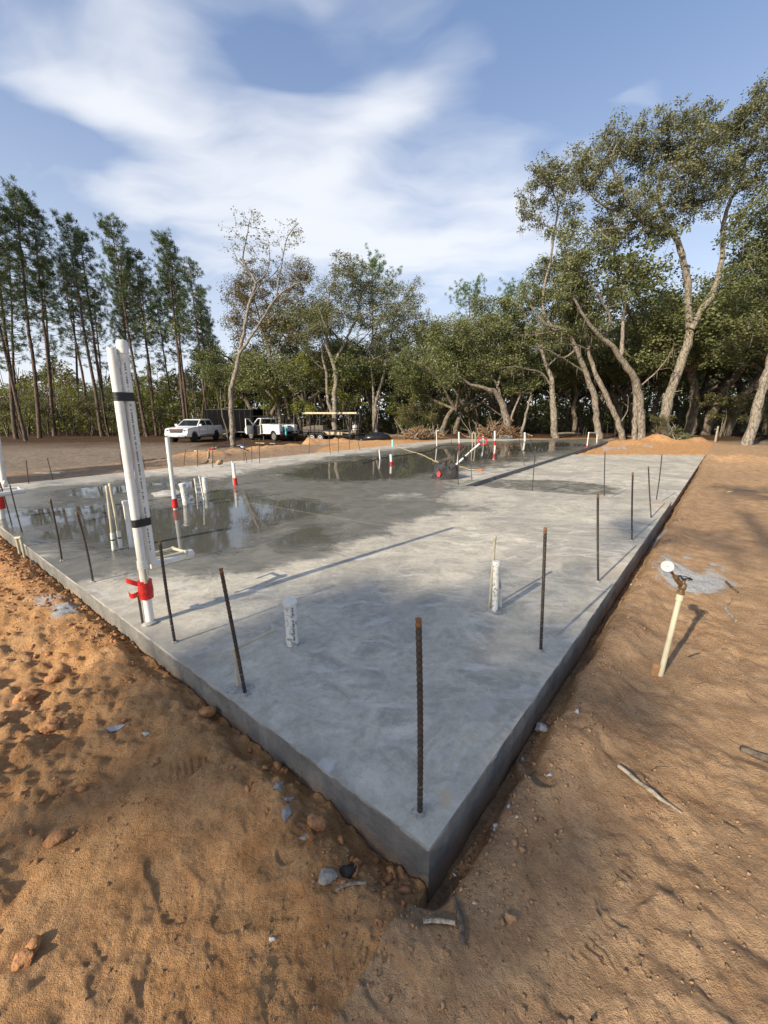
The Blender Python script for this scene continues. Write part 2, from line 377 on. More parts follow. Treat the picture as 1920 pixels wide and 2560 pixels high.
def build_ground():
    r = np.concatenate([np.geomspace(.22, .55, 18)[:-1], np.geomspace(.55, 6, 430)[:-1], np.geomspace(6, 170, 200)]); nr = len(r)
    th = np.concatenate([np.linspace(-62, 62, 560), np.linspace(62, 298, 62)[1:-1]]) * math.pi / 180
    R, T = np.meshgrid(r, th, indexing='ij'); X = R * np.sin(T); Y = R * np.cos(T)
    Z = ground_z(X.ravel(), Y.ravel()).reshape(X.shape)
    na = len(th); V = np.stack([X, Y, Z], -1).reshape(-1, 3)
    i = np.arange(nr - 1)[:, None] * na; j = np.arange(na)[None]; j2 = (j + 1) % na
    F = np.stack([i + j, i + na + j, i + na + j2, i + j2], -1).reshape(-1, 4)[:, ::-1]
    V = np.vstack([V, [[0, 0, -.2]]]); c = len(V) - 1
    tri = np.stack([np.arange(na), (np.arange(na) + 1) % na, np.full(na, c)], -1)[:, ::-1]
    me = np_mesh('ground', V, [F, tri], True)
    x, y = V[:, 0], V[:, 1]; sd_ = sdf(x, y, OUT); px_, py_ = pix(x, y, -.2)
    right = ((x - cC[0]) * e2[1] - (y - cC[1]) * e2[0]) > .0
    n1 = fbm(x * .35, y * .35, 81, 4)
    sand = sstep(9.5, 5.0, sd_ + n1 * 5) * np.where(right, .72, 1.) + .9 * sstep(.1, .3, sum(bump2(x, y, *m) for m in MOUNDS))
    sand = np.clip(sand, 0, 1)
    sand = np.where((x < -3) & (y > 9), np.minimum(sand, .25 + .9 * sstep(.12, .3, sum(bump2(x, y, *m) for m in MOUNDS)) + .8 * sstep(1.3, .3, sd_)), sand)
    pw = np.zeros(len(V))
    for poly, soft in [([(1625, 1440), (1700, 1425), (1800, 1445), (1830, 1480), (1770, 1505), (1700, 1495), (1640, 1470)], 22), ([(90, 1530), (150, 1515), (210, 1535), (200, 1565), (140, 1575)], 26), ([(70, 1405), (110, 1400), (118, 1425), (80, 1432)], 12),
                       ([(1500, 1122), (1560, 1118), (1568, 1126), (1510, 1130)], 5), ([(1590, 1120), (1630, 1117), (1632, 1124)], 4), ([(1620, 1335), (1650, 1325), (1655, 1350), (1630, 1362)], 14)]:
        pw = np.maximum(pw, sstep(soft, -soft, sdf(px_, py_, poly) + fbm(x * 6, y * 6, 91, 4) * soft * 3.2))
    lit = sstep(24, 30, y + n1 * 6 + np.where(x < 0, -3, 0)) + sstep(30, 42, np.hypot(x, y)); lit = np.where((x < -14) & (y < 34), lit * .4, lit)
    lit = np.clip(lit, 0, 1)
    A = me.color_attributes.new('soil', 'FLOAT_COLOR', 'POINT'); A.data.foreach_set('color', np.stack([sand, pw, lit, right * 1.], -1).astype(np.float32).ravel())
    def fn(nt, b):
        a = attr(nt, 'soil', 'Color'); s = nd(nt, 'ShaderNodeSeparateColor'); put(nt, a, s.inputs[0])
        rt = attr(nt, 'soil', 'Alpha')
        P = nd(nt, 'ShaderNodeTexCoord').outputs['Object']
        n0 = noise(nt, P, .9, 5, .6); nA = noise(nt, P, 7, 6, .65); nB = noise(nt, P, 60, 5, .7); nC = noise(nt, P, 240, 3, .7)
        orange = mixc(nt, ramp(nt, nA, .3, .72), (.66, .37, .165), (.44, .22, .088))
        tan = mixc(nt, ramp(nt, nA, .3, .72), (.62, .395, .215), (.42, .255, .135))
        c = mixc(nt, mth(nt, 'MULTIPLY', ramp(nt, mth(nt, 'ADD', mth(nt, 'MULTIPLY', rt, .26), n0), .42, .74), .85), orange, tan)
        grey = mixc(nt, ramp(nt, nA, .3, .7), (.31, .245, .18), (.17, .13, .095))
        c = mixc(nt, s.outputs[0], grey, c)
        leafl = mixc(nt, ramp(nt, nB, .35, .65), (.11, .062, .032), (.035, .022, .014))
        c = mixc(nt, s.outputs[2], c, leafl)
        c = mixc(nt, mth(nt, 'MULTIPLY', ramp(nt, nB, .38, .66), .42), c, vmt(nt, 'SCALE', c, s=.55))
        v = nd(nt, 'ShaderNodeTexVoronoi'); v.inputs['Scale'].default_value = 38; put(nt, vmt(nt, 'ADD', P, vmt(nt, 'SCALE', noise(nt, P, 30, 2, col=True), s=.03)), v.inputs['Vector'])
        spk = mth(nt, 'MULTIPLY', ramp(nt, v.outputs['Distance'], .16, .08), ramp(nt, noise(nt, P, 16, 2), .52, .62))
        c = mixc(nt, mth(nt, 'MULTIPLY', spk, .75), c, (.055, .040, .030))
        wt = ramp(nt, mth(nt, 'ADD', s.outputs[1], mth(nt, 'MULTIPLY', mth(nt, 'SUBTRACT', nB, .5), 1.6)), .45, .85)
        c = mixc(nt, wt, c, mixc(nt, ramp(nt, nB, .35, .65), (.56, .55, .53), (.34, .33, .32)))
        put(nt, c, b.inputs['Base Color']); b.inputs['Roughness'].default_value = .95; b.inputs['Specular IOR Level'].default_value = .15
        h = mth(nt, 'ADD', mth(nt, 'MULTIPLY', nB, .022), mth(nt, 'ADD', mth(nt, 'MULTIPLY', nC, .006), mth(nt, 'MULTIPLY', nA, .014)))
        h = mth(nt, 'ADD', h, mth(nt, 'MULTIPLY', ramp(nt, v.outputs['Distance'], .35, .05), .005))
        bump(nt, b, h, .95, 1.0)
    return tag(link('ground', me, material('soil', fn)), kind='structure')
build_ground()

# ================================================================== the concrete foundation slab
def m_concrete(nt, b):
    a = attr(nt, 'film', 'Color'); s = nd(nt, 'ShaderNodeSeparateColor'); put(nt, a, s.inputs[0])
    tan = attr(nt, 'film', 'Alpha')
    P = nd(nt, 'ShaderNodeTexCoord').outputs['Object']
    n0 = noise(nt, P, .75, 4, .6, .6); n1 = noise(nt, P, 3.2, 6, .68, .9); n2 = noise(nt, P, 20, 5, .72, .4); n3 = noise(nt, P, 110, 3, .65)
    mp = nd(nt, 'ShaderNodeMapping'); mp.inputs['Rotation'].default_value = (0, 0, .75); mp.inputs['Scale'].default_value = (1.3, 4.2, 1); put(nt, vmt(nt, 'ADD', P, vmt(nt, 'SCALE', vmt(nt, 'SUBTRACT', noise(nt, P, .55, 2, .5, col=True), (.5, .5, .5)), s=2.6)), mp.inputs[0])
    sw = noise(nt, mp.outputs[0], 1.7, 5, .62, .8)                                 # trowel sweeps
    dry = mixc(nt, ramp(nt, n1, .32, .68), (.53, .48, .385), (.32, .292, .238))
    dry = mixc(nt, mth(nt, 'MULTIPLY', ramp(nt, sw, .46, .64), mth(nt, 'ADD', .22, mth(nt, 'MULTIPLY', s.outputs[2], .75))), dry, (.72, .655, .53))
    dry = mixc(nt, mth(nt, 'MULTIPLY', ramp(nt, n2, .46, .66), .34), dry, (.24, .223, .184))
    dry = mixc(nt, mth(nt, 'MULTIPLY', ramp(nt, n2, .46, .34), .40), dry, (.60, .55, .455))
    dry = mixc(nt, mth(nt, 'MULTIPLY', ramp(nt, n0, .45, .62), .62), dry, (.28, .258, .214))
    arc = nd(nt, 'ShaderNodeTexWave'); arc.wave_type = 'RINGS'; arc.inputs['Scale'].default_value = 1.1; arc.inputs['Distortion'].default_value = 9; arc.inputs['Detail'].default_value = 4; arc.inputs['Detail Scale'].default_value = 1.6; put(nt, P, arc.inputs['Vector'])
    dry = mixc(nt, mth(nt, 'MULTIPLY', ramp(nt, arc.outputs['Fac'], .80, .97), mth(nt, 'MULTIPLY', ramp(nt, n1, .45, .65), .55)), dry, (.62, .60, .56))
    dry = mixc(nt, mth(nt, 'MULTIPLY', ramp(nt, n3, .60, .70), .35), dry, (.13, .128, .122))
    brk = mth(nt, 'ADD', mth(nt, 'MULTIPLY', mth(nt, 'SUBTRACT', n1, .5), .55), mth(nt, 'ADD', mth(nt, 'MULTIPLY', mth(nt, 'SUBTRACT', sw, .5), .8), mth(nt, 'MULTIPLY', mth(nt, 'SUBTRACT', n2, .5), .18)))
    damp = mth(nt, 'MULTIPLY', ramp(nt, mth(nt, 'ADD', s.outputs[0], brk), .30, .72), .92)
    pud = ramp(nt, mth(nt, 'ADD', s.outputs[1], mth(nt, 'MULTIPLY', brk, .8)), .24, .62)
    wetc = mixc(nt, ramp(nt, n1, .3, .7), (.165, .154, .126), (.095, .090, .074))
    c = mixc(nt, damp, dry, wetc)
    c = mixc(nt, pud, c, (.088, .084, .071))
    tn = ramp(nt, mth(nt, 'ADD', tan, mth(nt, 'MULTIPLY', mth(nt, 'SUBTRACT', n2, .5), .8)), .45, .8)
    c = mixc(nt, mth(nt, 'MULTIPLY', tn, .8), c, (.52, .40, .26))
    v = nd(nt, 'ShaderNodeTexVoronoi'); v.inputs['Scale'].default_value = 7; put(nt, P, v.inputs['Vector'])
    c = mixc(nt, ramp(nt, v.outputs['Distance'], .035, .02), c, (.05, .045, .04))
    put(nt, c, b.inputs['Base Color'])
    rd = ramp(nt, n2, .2, .8, .62, .85, False)
    def mixf(f, x, y):
        n = nd(nt, 'ShaderNodeMix', data_type='FLOAT'); put(nt, f, n.inputs[0]); put(nt, x, n.inputs[2]); put(nt, y, n.inputs[3]); return n.outputs[0]
    put(nt, mixf(pud, mixf(damp, rd, .30), .012), b.inputs['Roughness'])
    b.inputs['IOR'].default_value = 1.45
    h = mth(nt, 'ADD', mth(nt, 'MULTIPLY', n1, .010), mth(nt, 'ADD', mth(nt, 'MULTIPLY', n2, .003), mth(nt, 'MULTIPLY', n3, .0012)))
    rip = mth(nt, 'MULTIPLY', sw, .0006)
    h = mixf(pud, mth(nt, 'ADD', h, mth(nt, 'MULTIPLY', sw, .012)), rip)
    bump(nt, b, h, .55, 1.0)
CONC = material('concrete_slab', m_concrete)
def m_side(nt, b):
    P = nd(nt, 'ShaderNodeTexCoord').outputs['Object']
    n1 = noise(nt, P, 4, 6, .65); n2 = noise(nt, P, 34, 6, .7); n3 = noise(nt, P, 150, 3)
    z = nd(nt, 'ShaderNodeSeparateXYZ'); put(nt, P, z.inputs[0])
    c = mixc(nt, ramp(nt, n1, .3, .7), (.24, .228, .200), (.125, .119, .106))  # darker than the floor: partly damp, partly shade put into the colour
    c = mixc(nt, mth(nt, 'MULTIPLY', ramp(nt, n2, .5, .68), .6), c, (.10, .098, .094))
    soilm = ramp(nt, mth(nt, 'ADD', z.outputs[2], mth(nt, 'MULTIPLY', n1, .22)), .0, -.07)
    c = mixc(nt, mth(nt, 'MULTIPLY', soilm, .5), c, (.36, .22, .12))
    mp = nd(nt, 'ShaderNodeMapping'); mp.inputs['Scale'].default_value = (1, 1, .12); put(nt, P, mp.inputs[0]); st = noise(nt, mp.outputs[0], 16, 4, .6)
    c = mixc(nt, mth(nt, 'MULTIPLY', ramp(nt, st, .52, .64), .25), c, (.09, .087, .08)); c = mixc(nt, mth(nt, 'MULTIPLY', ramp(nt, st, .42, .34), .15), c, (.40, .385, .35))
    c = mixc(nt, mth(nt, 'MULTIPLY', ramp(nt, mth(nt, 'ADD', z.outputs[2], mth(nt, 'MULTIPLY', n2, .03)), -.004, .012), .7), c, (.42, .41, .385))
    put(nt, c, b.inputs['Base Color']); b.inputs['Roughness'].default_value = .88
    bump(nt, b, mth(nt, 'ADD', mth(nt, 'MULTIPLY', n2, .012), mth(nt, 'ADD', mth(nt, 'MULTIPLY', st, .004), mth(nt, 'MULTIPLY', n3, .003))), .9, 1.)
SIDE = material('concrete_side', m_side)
D2 = lambda P: [(x * KD, y * KD) for x, y in P]
WET = [D2([(-60, 1085), (60, 1062), (150, 1050), (330, 1036), (480, 1038), (560, 1052), (700, 1046), (800, 1042), (900, 1038), (930, 1050), (800, 1062), (700, 1078), (720, 1092), (900, 1080), (985, 1092), (930, 1112), (800, 1140), (640, 1195), (480, 1225), (330, 1230), (200, 1222), (60, 1160), (-60, 1120)]),
       D2([(480, 1037), (600, 1012), (700, 998), (830, 976), (1000, 957), (1290, 947), (1300, 953), (1240, 978), (1150, 985), (1040, 1004), (960, 1012), (930, 1036), (800, 1046), (640, 1042)]),
       D2([(330, 1050), (640, 1045), (760, 1060), (900, 1110), (780, 1150), (560, 1200), (380, 1200), (300, 1120)])]
PUD = [D2([(60, 1110), (170, 1092), (330, 1096), (420, 1062), (560, 1075), (640, 1085), (690, 1100), (640, 1125), (540, 1150), (450, 1190), (330, 1188), (230, 1180), (120, 1160)]),
       D2([(620, 1025), (720, 1000), (860, 982), (1010, 964), (1200, 955), (1250, 960), (1150, 975), (1050, 995), (960, 1005), (900, 1025), (760, 1035)]),
       D2([(640, 1130), (720, 1135), (700, 1165), (640, 1168)]), D2([(340, 1045), (430, 1040), (440, 1052), (350, 1060)]), D2([(180, 1058), (300, 1048), (330, 1056), (200, 1070)])]
PALE = [D2([(700, 1062), (800, 1058), (930, 1040), (1010, 1048), (960, 1075), (800, 1082), (720, 1078)]), D2([(960, 1020), (1060, 1004), (1200, 990), (1240, 985), (1020, 1046), (985, 1040)]), D2([(880, 1150), (980, 1130), (1120, 1130), (1240, 1150), (1180, 1230), (1060, 1210), (960, 1190)]),
        D2([(120, 1045), (420, 1005), (620, 985), (640, 995), (420, 1025), (150, 1052)]), D2([(640, 985), (830, 955), (840, 968), (700, 995)]), D2([(430, 1260), (600, 1240), (760, 1210), (600, 1270), (460, 1300)]), D2([(1220, 1200), (1330, 1140), (1360, 1160), (1300, 1240)]), D2([(800, 1480), (880, 1530), (980, 1600), (950, 1660), (860, 1600), (800, 1540)]), D2([(640, 1600), (760, 1580), (840, 1680), (760, 1700), (680, 1660)]), D2([(980, 1290), (1060, 1330), (1040, 1400), (960, 1360)])]
TAN = [D2([(935, 1680), (975, 1690), (985, 1740), (965, 1750), (945, 1720)]), D2([(960, 1600), (1010, 1560), (1040, 1580), (1000, 1640), (970, 1650)]), D2([(905, 1800), (930, 1790), (935, 1820), (915, 1825)])]
def film(V, garage=False):
    x, y = V[:, 0], V[:, 1]; px_, py_ = pix(x, y, V[:, 2])
    k = np.clip(1100 / np.maximum(py_ - 1035, 30), 1.2, 9)          # ground foreshortening
    def f(polys, soft, grow_=0.):
        m = np.zeros(len(V))
        for P in polys:
            P = np.array(P); g = np.array([gp(a, b)[:2] for a, b in P]); d = sdf(x, y, g)
            s = soft * np.clip(np.hypot(x, y) / 5, .25, 2.5); d = d - grow_ * np.clip(np.hypot(x, y) / 6, .2, 1.5)
            m = np.maximum(m, sstep(s, -s, d + fbm(x * .9, y * .9, 5, 4) * 1.1 * np.clip(np.hypot(x, y) / 6, .1, 1.2)))
        return m
    if garage:
        G = D2([(1012, 1048), (1080, 1036), (1180, 1034), (1290, 1044), (1345, 1056), (1330, 1068), (1240, 1070), (1120, 1064)])
        g = np.array([gp(a, b, -.1)[:2] for a, b in G]); d = sdf(x, y, g)
        wet = .62 * sstep(.22, -.16, d + fbm(x * 1.3, y * 1.3, 4, 3) * .35); z = np.zeros(len(V))
        return np.stack([wet, z, np.full(len(V), .55), z], -1).astype(np.float32)
    wet = f(WET, .7, .38); pud = f(PUD, .75, .16); pale = f(PALE, .5); tan = np.maximum(f(TAN, .12), .62 * sstep(.55, .0, sdf(x, y, OUT) * -1 + fbm(x * 2.2, y * 2.2, 15, 4) * .7) * sstep(-.1, .3, fbm(x * .8, y * .8, 16, 3)))
    return np.stack([wet, pud, pale * (1 - wet), tan], -1).astype(np.float32)
slab = thing('foundation_slab', 'large freshly poured grey concrete foundation slab with wet patches', 'slab', tuple(cC))
def patch(name, A, B, C, D, step, garage=False, hole=None):
    """grid over the quad A B C D, one flat sheet"""
    nu = int(max(np.linalg.norm(B - A), np.linalg.norm(C - D)) / step); nv = int(max(np.linalg.norm(D - A), np.linalg.norm(C - B)) / step)
    u, v = np.meshgrid(np.linspace(0, 1, nu + 1), np.linspace(0, 1, nv + 1), indexing='ij')
    P = (A * ((1 - u) * (1 - v))[..., None] + B * (u * (1 - v))[..., None] + C * (u * v)[..., None] + D * ((1 - u) * v)[..., None])
    V = P.reshape(-1, 3); i = np.arange(nu)[:, None] * (nv + 1); j = np.arange(nv)[None]
    F = np.stack([i + j, i + nv + 1 + j, i + nv + 2 + j, i + j + 1], -1)
    if hole is not None:
        (x0, y0) = hole[0]; d = np.linalg.norm(P[..., :2] - np.array([x0, y0]), axis=-1); a, b_ = np.unravel_index(d.argmin(), d.shape)
        keep = np.ones((nu, nv), bool); ha, hb = int(hole[1] / step), int(hole[2] / step); keep[a - ha:a + ha, b_ - hb:b_ + hb] = False
        hole.append([P[a - ha, b_ - hb], P[a + ha, b_ - hb], P[a + ha, b_ + hb], P[a - ha, b_ + hb]]); F = F[keep]
    F = F.reshape(-1, 4)
    if np.cross(B - A, D - A)[2] < 0: F = F[:, ::-1]
    me = np_mesh(name, V - cC, [F]); at_ = me.color_attributes.new('film', 'FLOAT_COLOR', 'POINT'); at_.data.foreach_set('color', film(V, garage).ravel())
    return link(name, me, CONC, slab)
patch('front_floor', cC, NN, QQ, L0, .07)
hc = gp(336, 1245); hole = [(hc[0], hc[1]), .30, .95]
patch('house_floor', QQ, SA, SC_, FB, .09, hole=hole)
zz = np.array([0, 0, -.1])
patch('garage_floor', SA + zz + e2 * .0, NN + zz, GR + zz, GL + zz, .09, garage=True)
def side(A, B, z0, z1, nrm, name='slab_edge', amp=.011, chip=.022):
    n = max(4, int(np.linalg.norm(B - A) / .035)); t = np.linspace(0, 1, n)[:, None]; P = A + (B - A) * t
    zs = np.array([z1, z1 - .006, z1 - .03, z1 - .07, z1 - .12, z1 - .18, z1 - .26, z0]); zs = np.clip(zs, z0, z1)
    V = np.repeat(P[:, None], 8, 1); s = np.linalg.norm(P - A, axis=1)
    off = np.stack([fbm(s * 5, np.full(n, z * 30.), 11, 4) * amp * 2 for z in zs], 1)
    off[:, 0] = 0; off[:, 1] = fbm(s * 14, s * 0, 19, 4) * chip; off[:, 2] += np.abs(fbm(s * 9, s * 0, 23, 4)) * chip * .6
    off[0] *= .0; off[-1] *= .0
    V = V + off[..., None] * np.array(nrm); V[:, :, 2] = zs[None]; V = V.reshape(-1, 3)
    i = np.arange(n - 1)[:, None] * 8; j = np.arange(7)[None]
    F = np.stack([i + j, i + 8 + j, i + 9 + j, i + 1 + j], -1).reshape(-1, 4)
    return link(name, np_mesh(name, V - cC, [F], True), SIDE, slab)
n1_ = np.array([-e1[1], e1[0], 0]); n1_ = n1_ if n1_ @ (-e2) > 0 else -n1_
n2_ = np.array([e2[1], -e2[0], 0])
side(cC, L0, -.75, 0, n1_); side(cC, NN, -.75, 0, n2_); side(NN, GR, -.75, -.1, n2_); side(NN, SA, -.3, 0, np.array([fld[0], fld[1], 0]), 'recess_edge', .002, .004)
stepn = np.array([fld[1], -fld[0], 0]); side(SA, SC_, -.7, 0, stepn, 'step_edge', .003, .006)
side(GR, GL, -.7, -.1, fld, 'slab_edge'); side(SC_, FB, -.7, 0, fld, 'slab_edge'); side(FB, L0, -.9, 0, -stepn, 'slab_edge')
h4 = hole[-1]; pm = MB()
for a, b in zip(h4, h4[1:] + h4[:1]): pm.add([a, b, b + np.array([0, 0, -.16]), a + np.array([0, 0, -.16])], [(0, 1, 2, 3)])
pm.add([p + np.array([0, 0, -.15]) for p in h4], [(0, 1, 2, 3)])
pm.build('floor_box_pit', plain('pit_soil', (.10, .075, .05), .95, scale=9), slab)

# ================================================================== TREES
def m_leaf(c1, c2, c3, trans=.25):
    def fn(nt, b):
        t = attr(nt, 'tint', 'Fac')
        c = mixc(nt, ramp(nt, t, 0., .55, smooth=False), c1, c2); c = mixc(nt, ramp(nt, t, .55, 1., smooth=False), c, c3)
        put(nt, c, b.inputs['Base Color']); b.inputs['Roughness'].default_value = .5; b.inputs['Specular IOR Level'].default_value = .35
        tr = nd(nt, 'ShaderNodeBsdfTranslucent'); put(nt, vmt(nt, 'MULTIPLY', c, (1.3, 1.35, .7)), tr.inputs[0])
        mx = nd(nt, 'ShaderNodeMixShader'); mx.inputs[0].default_value = trans
        out = [n for n in nt.nodes if n.type == 'OUTPUT_MATERIAL'][0]
        nt.links.new(b.outputs[0], mx.inputs[1]); nt.links.new(tr.outputs[0], mx.inputs[2]); nt.links.new(mx.outputs[0], out.inputs[0])
    return fn
_g = 1.55
def _b(t): return tuple(x * _g for x in t)
LEAF = {
    'oak': material('oak_leaves', m_leaf(_b((.040, .048, .017)), _b((.106, .116, .044)), _b((.170, .172, .084)))),
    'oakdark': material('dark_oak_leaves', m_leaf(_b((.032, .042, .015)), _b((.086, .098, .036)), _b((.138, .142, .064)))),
    'oakbrown': material('bronze_oak_leaves', m_leaf(_b((.055, .042, .020)), _b((.100, .082, .040)), _b((.155, .125, .070)))),
    'grey': material('thin_oak_leaves', m_leaf(_b((.050, .054, .027)), _b((.112, .114, .058)), _b((.178, .174, .105)))),
    'pine': material('pine_needles', m_leaf(_b((.020, .034, .012)), _b((.050, .072, .024)), _b((.090, .105, .042)), .15)),
    'pinebright': material('bright_pine_needles', m_leaf(_b((.025, .055, .012)), _b((.060, .100, .022)), _b((.100, .140, .04)), .15)),
    'spring': material('spring_leaves', m_leaf(_b((.075, .088, .014)), _b((.150, .158, .030)), _b((.22, .21, .055)), .4)),
    'scrub': material('scrub_leaves', m_leaf(_b((.035, .038, .015)), _b((.085, .080, .032)), _b((.135, .115, .05)))),
    'moss': material('hanging_moss', m_leaf((.085, .078, .060), (.125, .115, .092), (.165, .150, .122), .2)),
}
def m_bark(c1, c2, sc):
    def fn(nt, b):
        P = nd(nt, 'ShaderNodeTexCoord').outputs['Object']
        mp = nd(nt, 'ShaderNodeMapping'); mp.inputs['Scale'].default_value = (1, 1, .35); put(nt, P, mp.inputs[0])
        f = noise(nt, mp.outputs[0], sc, 5, .7); g = noise(nt, P, 1.1, 3)
        c = mixc(nt, ramp(nt, f, .36, .62), c1, c2); c = mixc(nt, mth(nt, 'MULTIPLY', ramp(nt, g, .45, .7), .4), c, vmt(nt, 'SCALE', c, s=.55))
        put(nt, c, b.inputs['Base Color']); b.inputs['Roughness'].default_value = .9
        bump(nt, b, f, .9, .05)
    return fn
BARK = material('oak_bark', m_bark((.085, .070, .054), (.33, .285, .225), 15)); PBARK = material('pine_bark', m_bark((.045, .032, .024), (.16, .105, .075), 9)); TWIG = material('dead_wood', m_bark((.20, .16, .12), (.42, .36, .28), 16))
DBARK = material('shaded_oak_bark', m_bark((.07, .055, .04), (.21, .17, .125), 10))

def leaves(C, rad, per, ln, wd, rg, flat=.5, droop=0.):
    """leaf-shaped kites scattered round the cluster centres"""
    n = len(C) * per; c = np.repeat(C, per, 0); r = np.repeat(np.broadcast_to(rad, (len(C),)), per)
    d = rg.normal(size=(n, 3)); d /= np.linalg.norm(d, axis=1, keepdims=True); d *= (rg.uniform(0, 1, n) ** .5 * r)[:, None]; d[:, 2] *= .75
    p = c + d
    a = rg.normal(size=(n, 3)); a[:, 2] *= flat; a[:, 2] -= droop; a /= np.linalg.norm(a, axis=1, keepdims=True)
    q = np.cross(a, rg.normal(size=(n, 3))); q /= np.linalg.norm(q, axis=1, keepdims=True) + 1e-9
    s = rg.uniform(.65, 1.35, n)[:, None]; a = a * ln * s; q = q * wd * s
    V = np.stack([p, p + a * .45 + q * .5, p + a, p + a * .45 - q * .5], 1).reshape(-1, 3)
    ct = np.repeat(rg.uniform(0, 1, len(C)), per); t = np.clip(.5 * ct + .5 * rg.uniform(0, 1, n) + .1 * d[:, 2] / (r + 1e-6), 0, 1)
    return V, np.repeat(t, 4)
def leaf_mesh(name, V, T):
    n = len(V) // 4; me = np_mesh(name, V, [np.arange(4 * n).reshape(-1, 4)])
    at_ = me.attributes.new('tint', 'FLOAT', 'POINT'); at_.data.foreach_set('value', T.astype(np.float32))
    return me
def crom(P, R, step=.35):
    P = np.asarray(P, float); R = np.asarray(R, float); Q = np.vstack([2 * P[0] - P[1], P, 2 * P[-1] - P[-2]]); o = []; ro = []
    for i in range(len(P) - 1):
        n = max(2, int(np.linalg.norm(P[i + 1] - P[i]) / step)); t = np.arange(n)[:, None] / n
        a, b, c, d = Q[i], Q[i + 1], Q[i + 2], Q[i + 3]
        o.append(.5 * (2 * b + (c - a) * t + (2 * a - 5 * b + 4 * c - d) * t ** 2 + (3 * b - a - 3 * c + d) * t ** 3)); ro.append(R[i] + (R[i + 1] - R[i]) * t[:, 0])
    o.append(P[-1:]); ro.append(R[-1:])
    return np.vstack(o), np.concatenate(ro)
def grow(limbs, C, rg, twig=1., zskip=1.8, k_limb=9, sides=4, wob=.05):
    """limbs [(P,R)], cluster centres C -> wood arrays: every cluster is carried by a branch"""
    VV, FF, n0 = [], [], 0
    node = np.zeros((60000, 3)); nr = np.zeros(60000); m = 0
    base = limbs[0][0][0]
    for (P, R) in limbs:
        P, R = crom(P, R); L = len(P); P = P.copy()
        if L > 4: P[1:-1] += rg.normal(size=(L - 2, 3)) * wob * np.minimum(1, R[1:-1, None] * 6)
        Rr = R * (1 + .05 * rg.normal(size=L))
        V, F = tube_arr(P, Rr, k_limb); VV.append(V); FF.append(F + n0); n0 += len(V)
        ok = P[:, 2] > base[2] + zskip; q = ok.sum(); node[m:m + q] = P[ok]; nr[m:m + q] = R[ok]; m += q
    if m == 0: node[0] = limbs[0][0][-1]; nr[0] = limbs[0][1][-1]; m = 1
    if len(C):
        d0 = np.array([np.linalg.norm(node[:m] - c, axis=1).min() for c in C])
        for i in np.argsort(d0):
            c = C[i]; dv = node[:m] - c; d = np.linalg.norm(dv, axis=1) * (1 + .25 * (dv[:, 2] > .2)) ; j = int(d.argmin()); a = node[j]; D = np.linalg.norm(c - a)
            if D < .05: continue
            s = max(2, int(D / .42)); t = np.linspace(0, 1, s + 1)[:, None]
            off = rg.normal(size=3) * D * .16; off[2] += D * .06
            P = a + (c - a) * t + np.sin(math.pi * t) * off
            if s > 2: P[1:-1] += rg.normal(size=(s - 1, 3)) * .045
            r0 = min(nr[j] * .75, (.010 + .012 * D) * twig); R = np.linspace(r0, .005 * twig, s + 1)
            V, F = tube_arr(P, R, sides); VV.append(V); FF.append(F + n0); n0 += len(V)
            if m + s < 60000: node[m:m + s] = P[1:]; nr[m:m + s] = np.maximum(R[1:], .007); m += s
    return np.vstack(VV), np.vstack(FF), node[:m], nr[:m]
def moss_arr(nodes, rg, n, ln=.7):
    p = nodes[rg.integers(0, len(nodes), n)] + rg.normal(size=(n, 3)) * .05
    l = rg.uniform(.3, 1., n) * ln; w_ = rg.uniform(.012, .04, n); a = rg.uniform(0, 6.28, n)
    q = np.stack([np.cos(a), np.sin(a), a * 0], -1) * w_[:, None]; t = np.stack([rg.normal(size=n) * .05, rg.normal(size=n) * .05, -l], -1)
    V = np.stack([p - q, p + q, p + q * .7 + t * .6, p + t], 1).reshape(-1, 3)
    return V, np.repeat(rg.uniform(0, 1, n), 4)
def blob_points(blobs, rg, dens, Y=None, shell=.45):
    out = []
    for (c, r) in blobs:
        c = np.array(c); r = np.array(r); n = max(3, int(dens * (r[0] * r[2] * 2 + r[1] * r[0]) / 1.5))
        d = rg.normal(size=(n, 3)); d /= np.linalg.norm(d, axis=1, keepdims=True)
        out.append(c + d * r * (rg.uniform(0, 1, n) ** shell)[:, None])
    return np.vstack(out)
def make_tree(name, label, limbs, C, leaf='oak', bark=None, seed=1, per=40, rc=.42, ln=.125, wd=.064, group=None, moss=0, twig=1., base=None, cat='tree', zskip=1.8, k_limb=9, wob=.035):
    rg = np.random.default_rng(seed)
    base = np.array(limbs[0][0][0] if base is None else base, float)
    root = thing(name, label, cat, base, group=group)
    V, F, nodes, nr_ = grow(limbs, C, rg, twig, zskip, k_limb, wob=wob)
    link('trunk', np_mesh('trunk', V - base, [F], True), bark or BARK, root)
    LV, LT = leaves(C, rg.uniform(.6, 1.25, len(C)) * rc, per, ln, wd, rg)
    cr = link('crown', leaf_mesh('crown', LV - base, LT), LEAF[leaf], root)
    if moss:
        MV, MT = moss_arr(nodes[nodes[:, 2] > base[2] + 3.0], rg, moss); tag(link('hanging_moss', leaf_mesh('hanging_moss', MV - base, MT), LEAF['moss'], root), kind='stuff')
    return root
Z1 = lambda x, y: (x / 2.592, 400 + y / 2.592)
Z2 = lambda x, y: (520 + x / 2.592, 480 + y / 2.592)
Z3 = lambda x, y: (1080 + x / 3.302, 480 + y / 3.302)
Z4 = lambda x, y: (1400 + x / 2.281, 180 + y / 2.281)
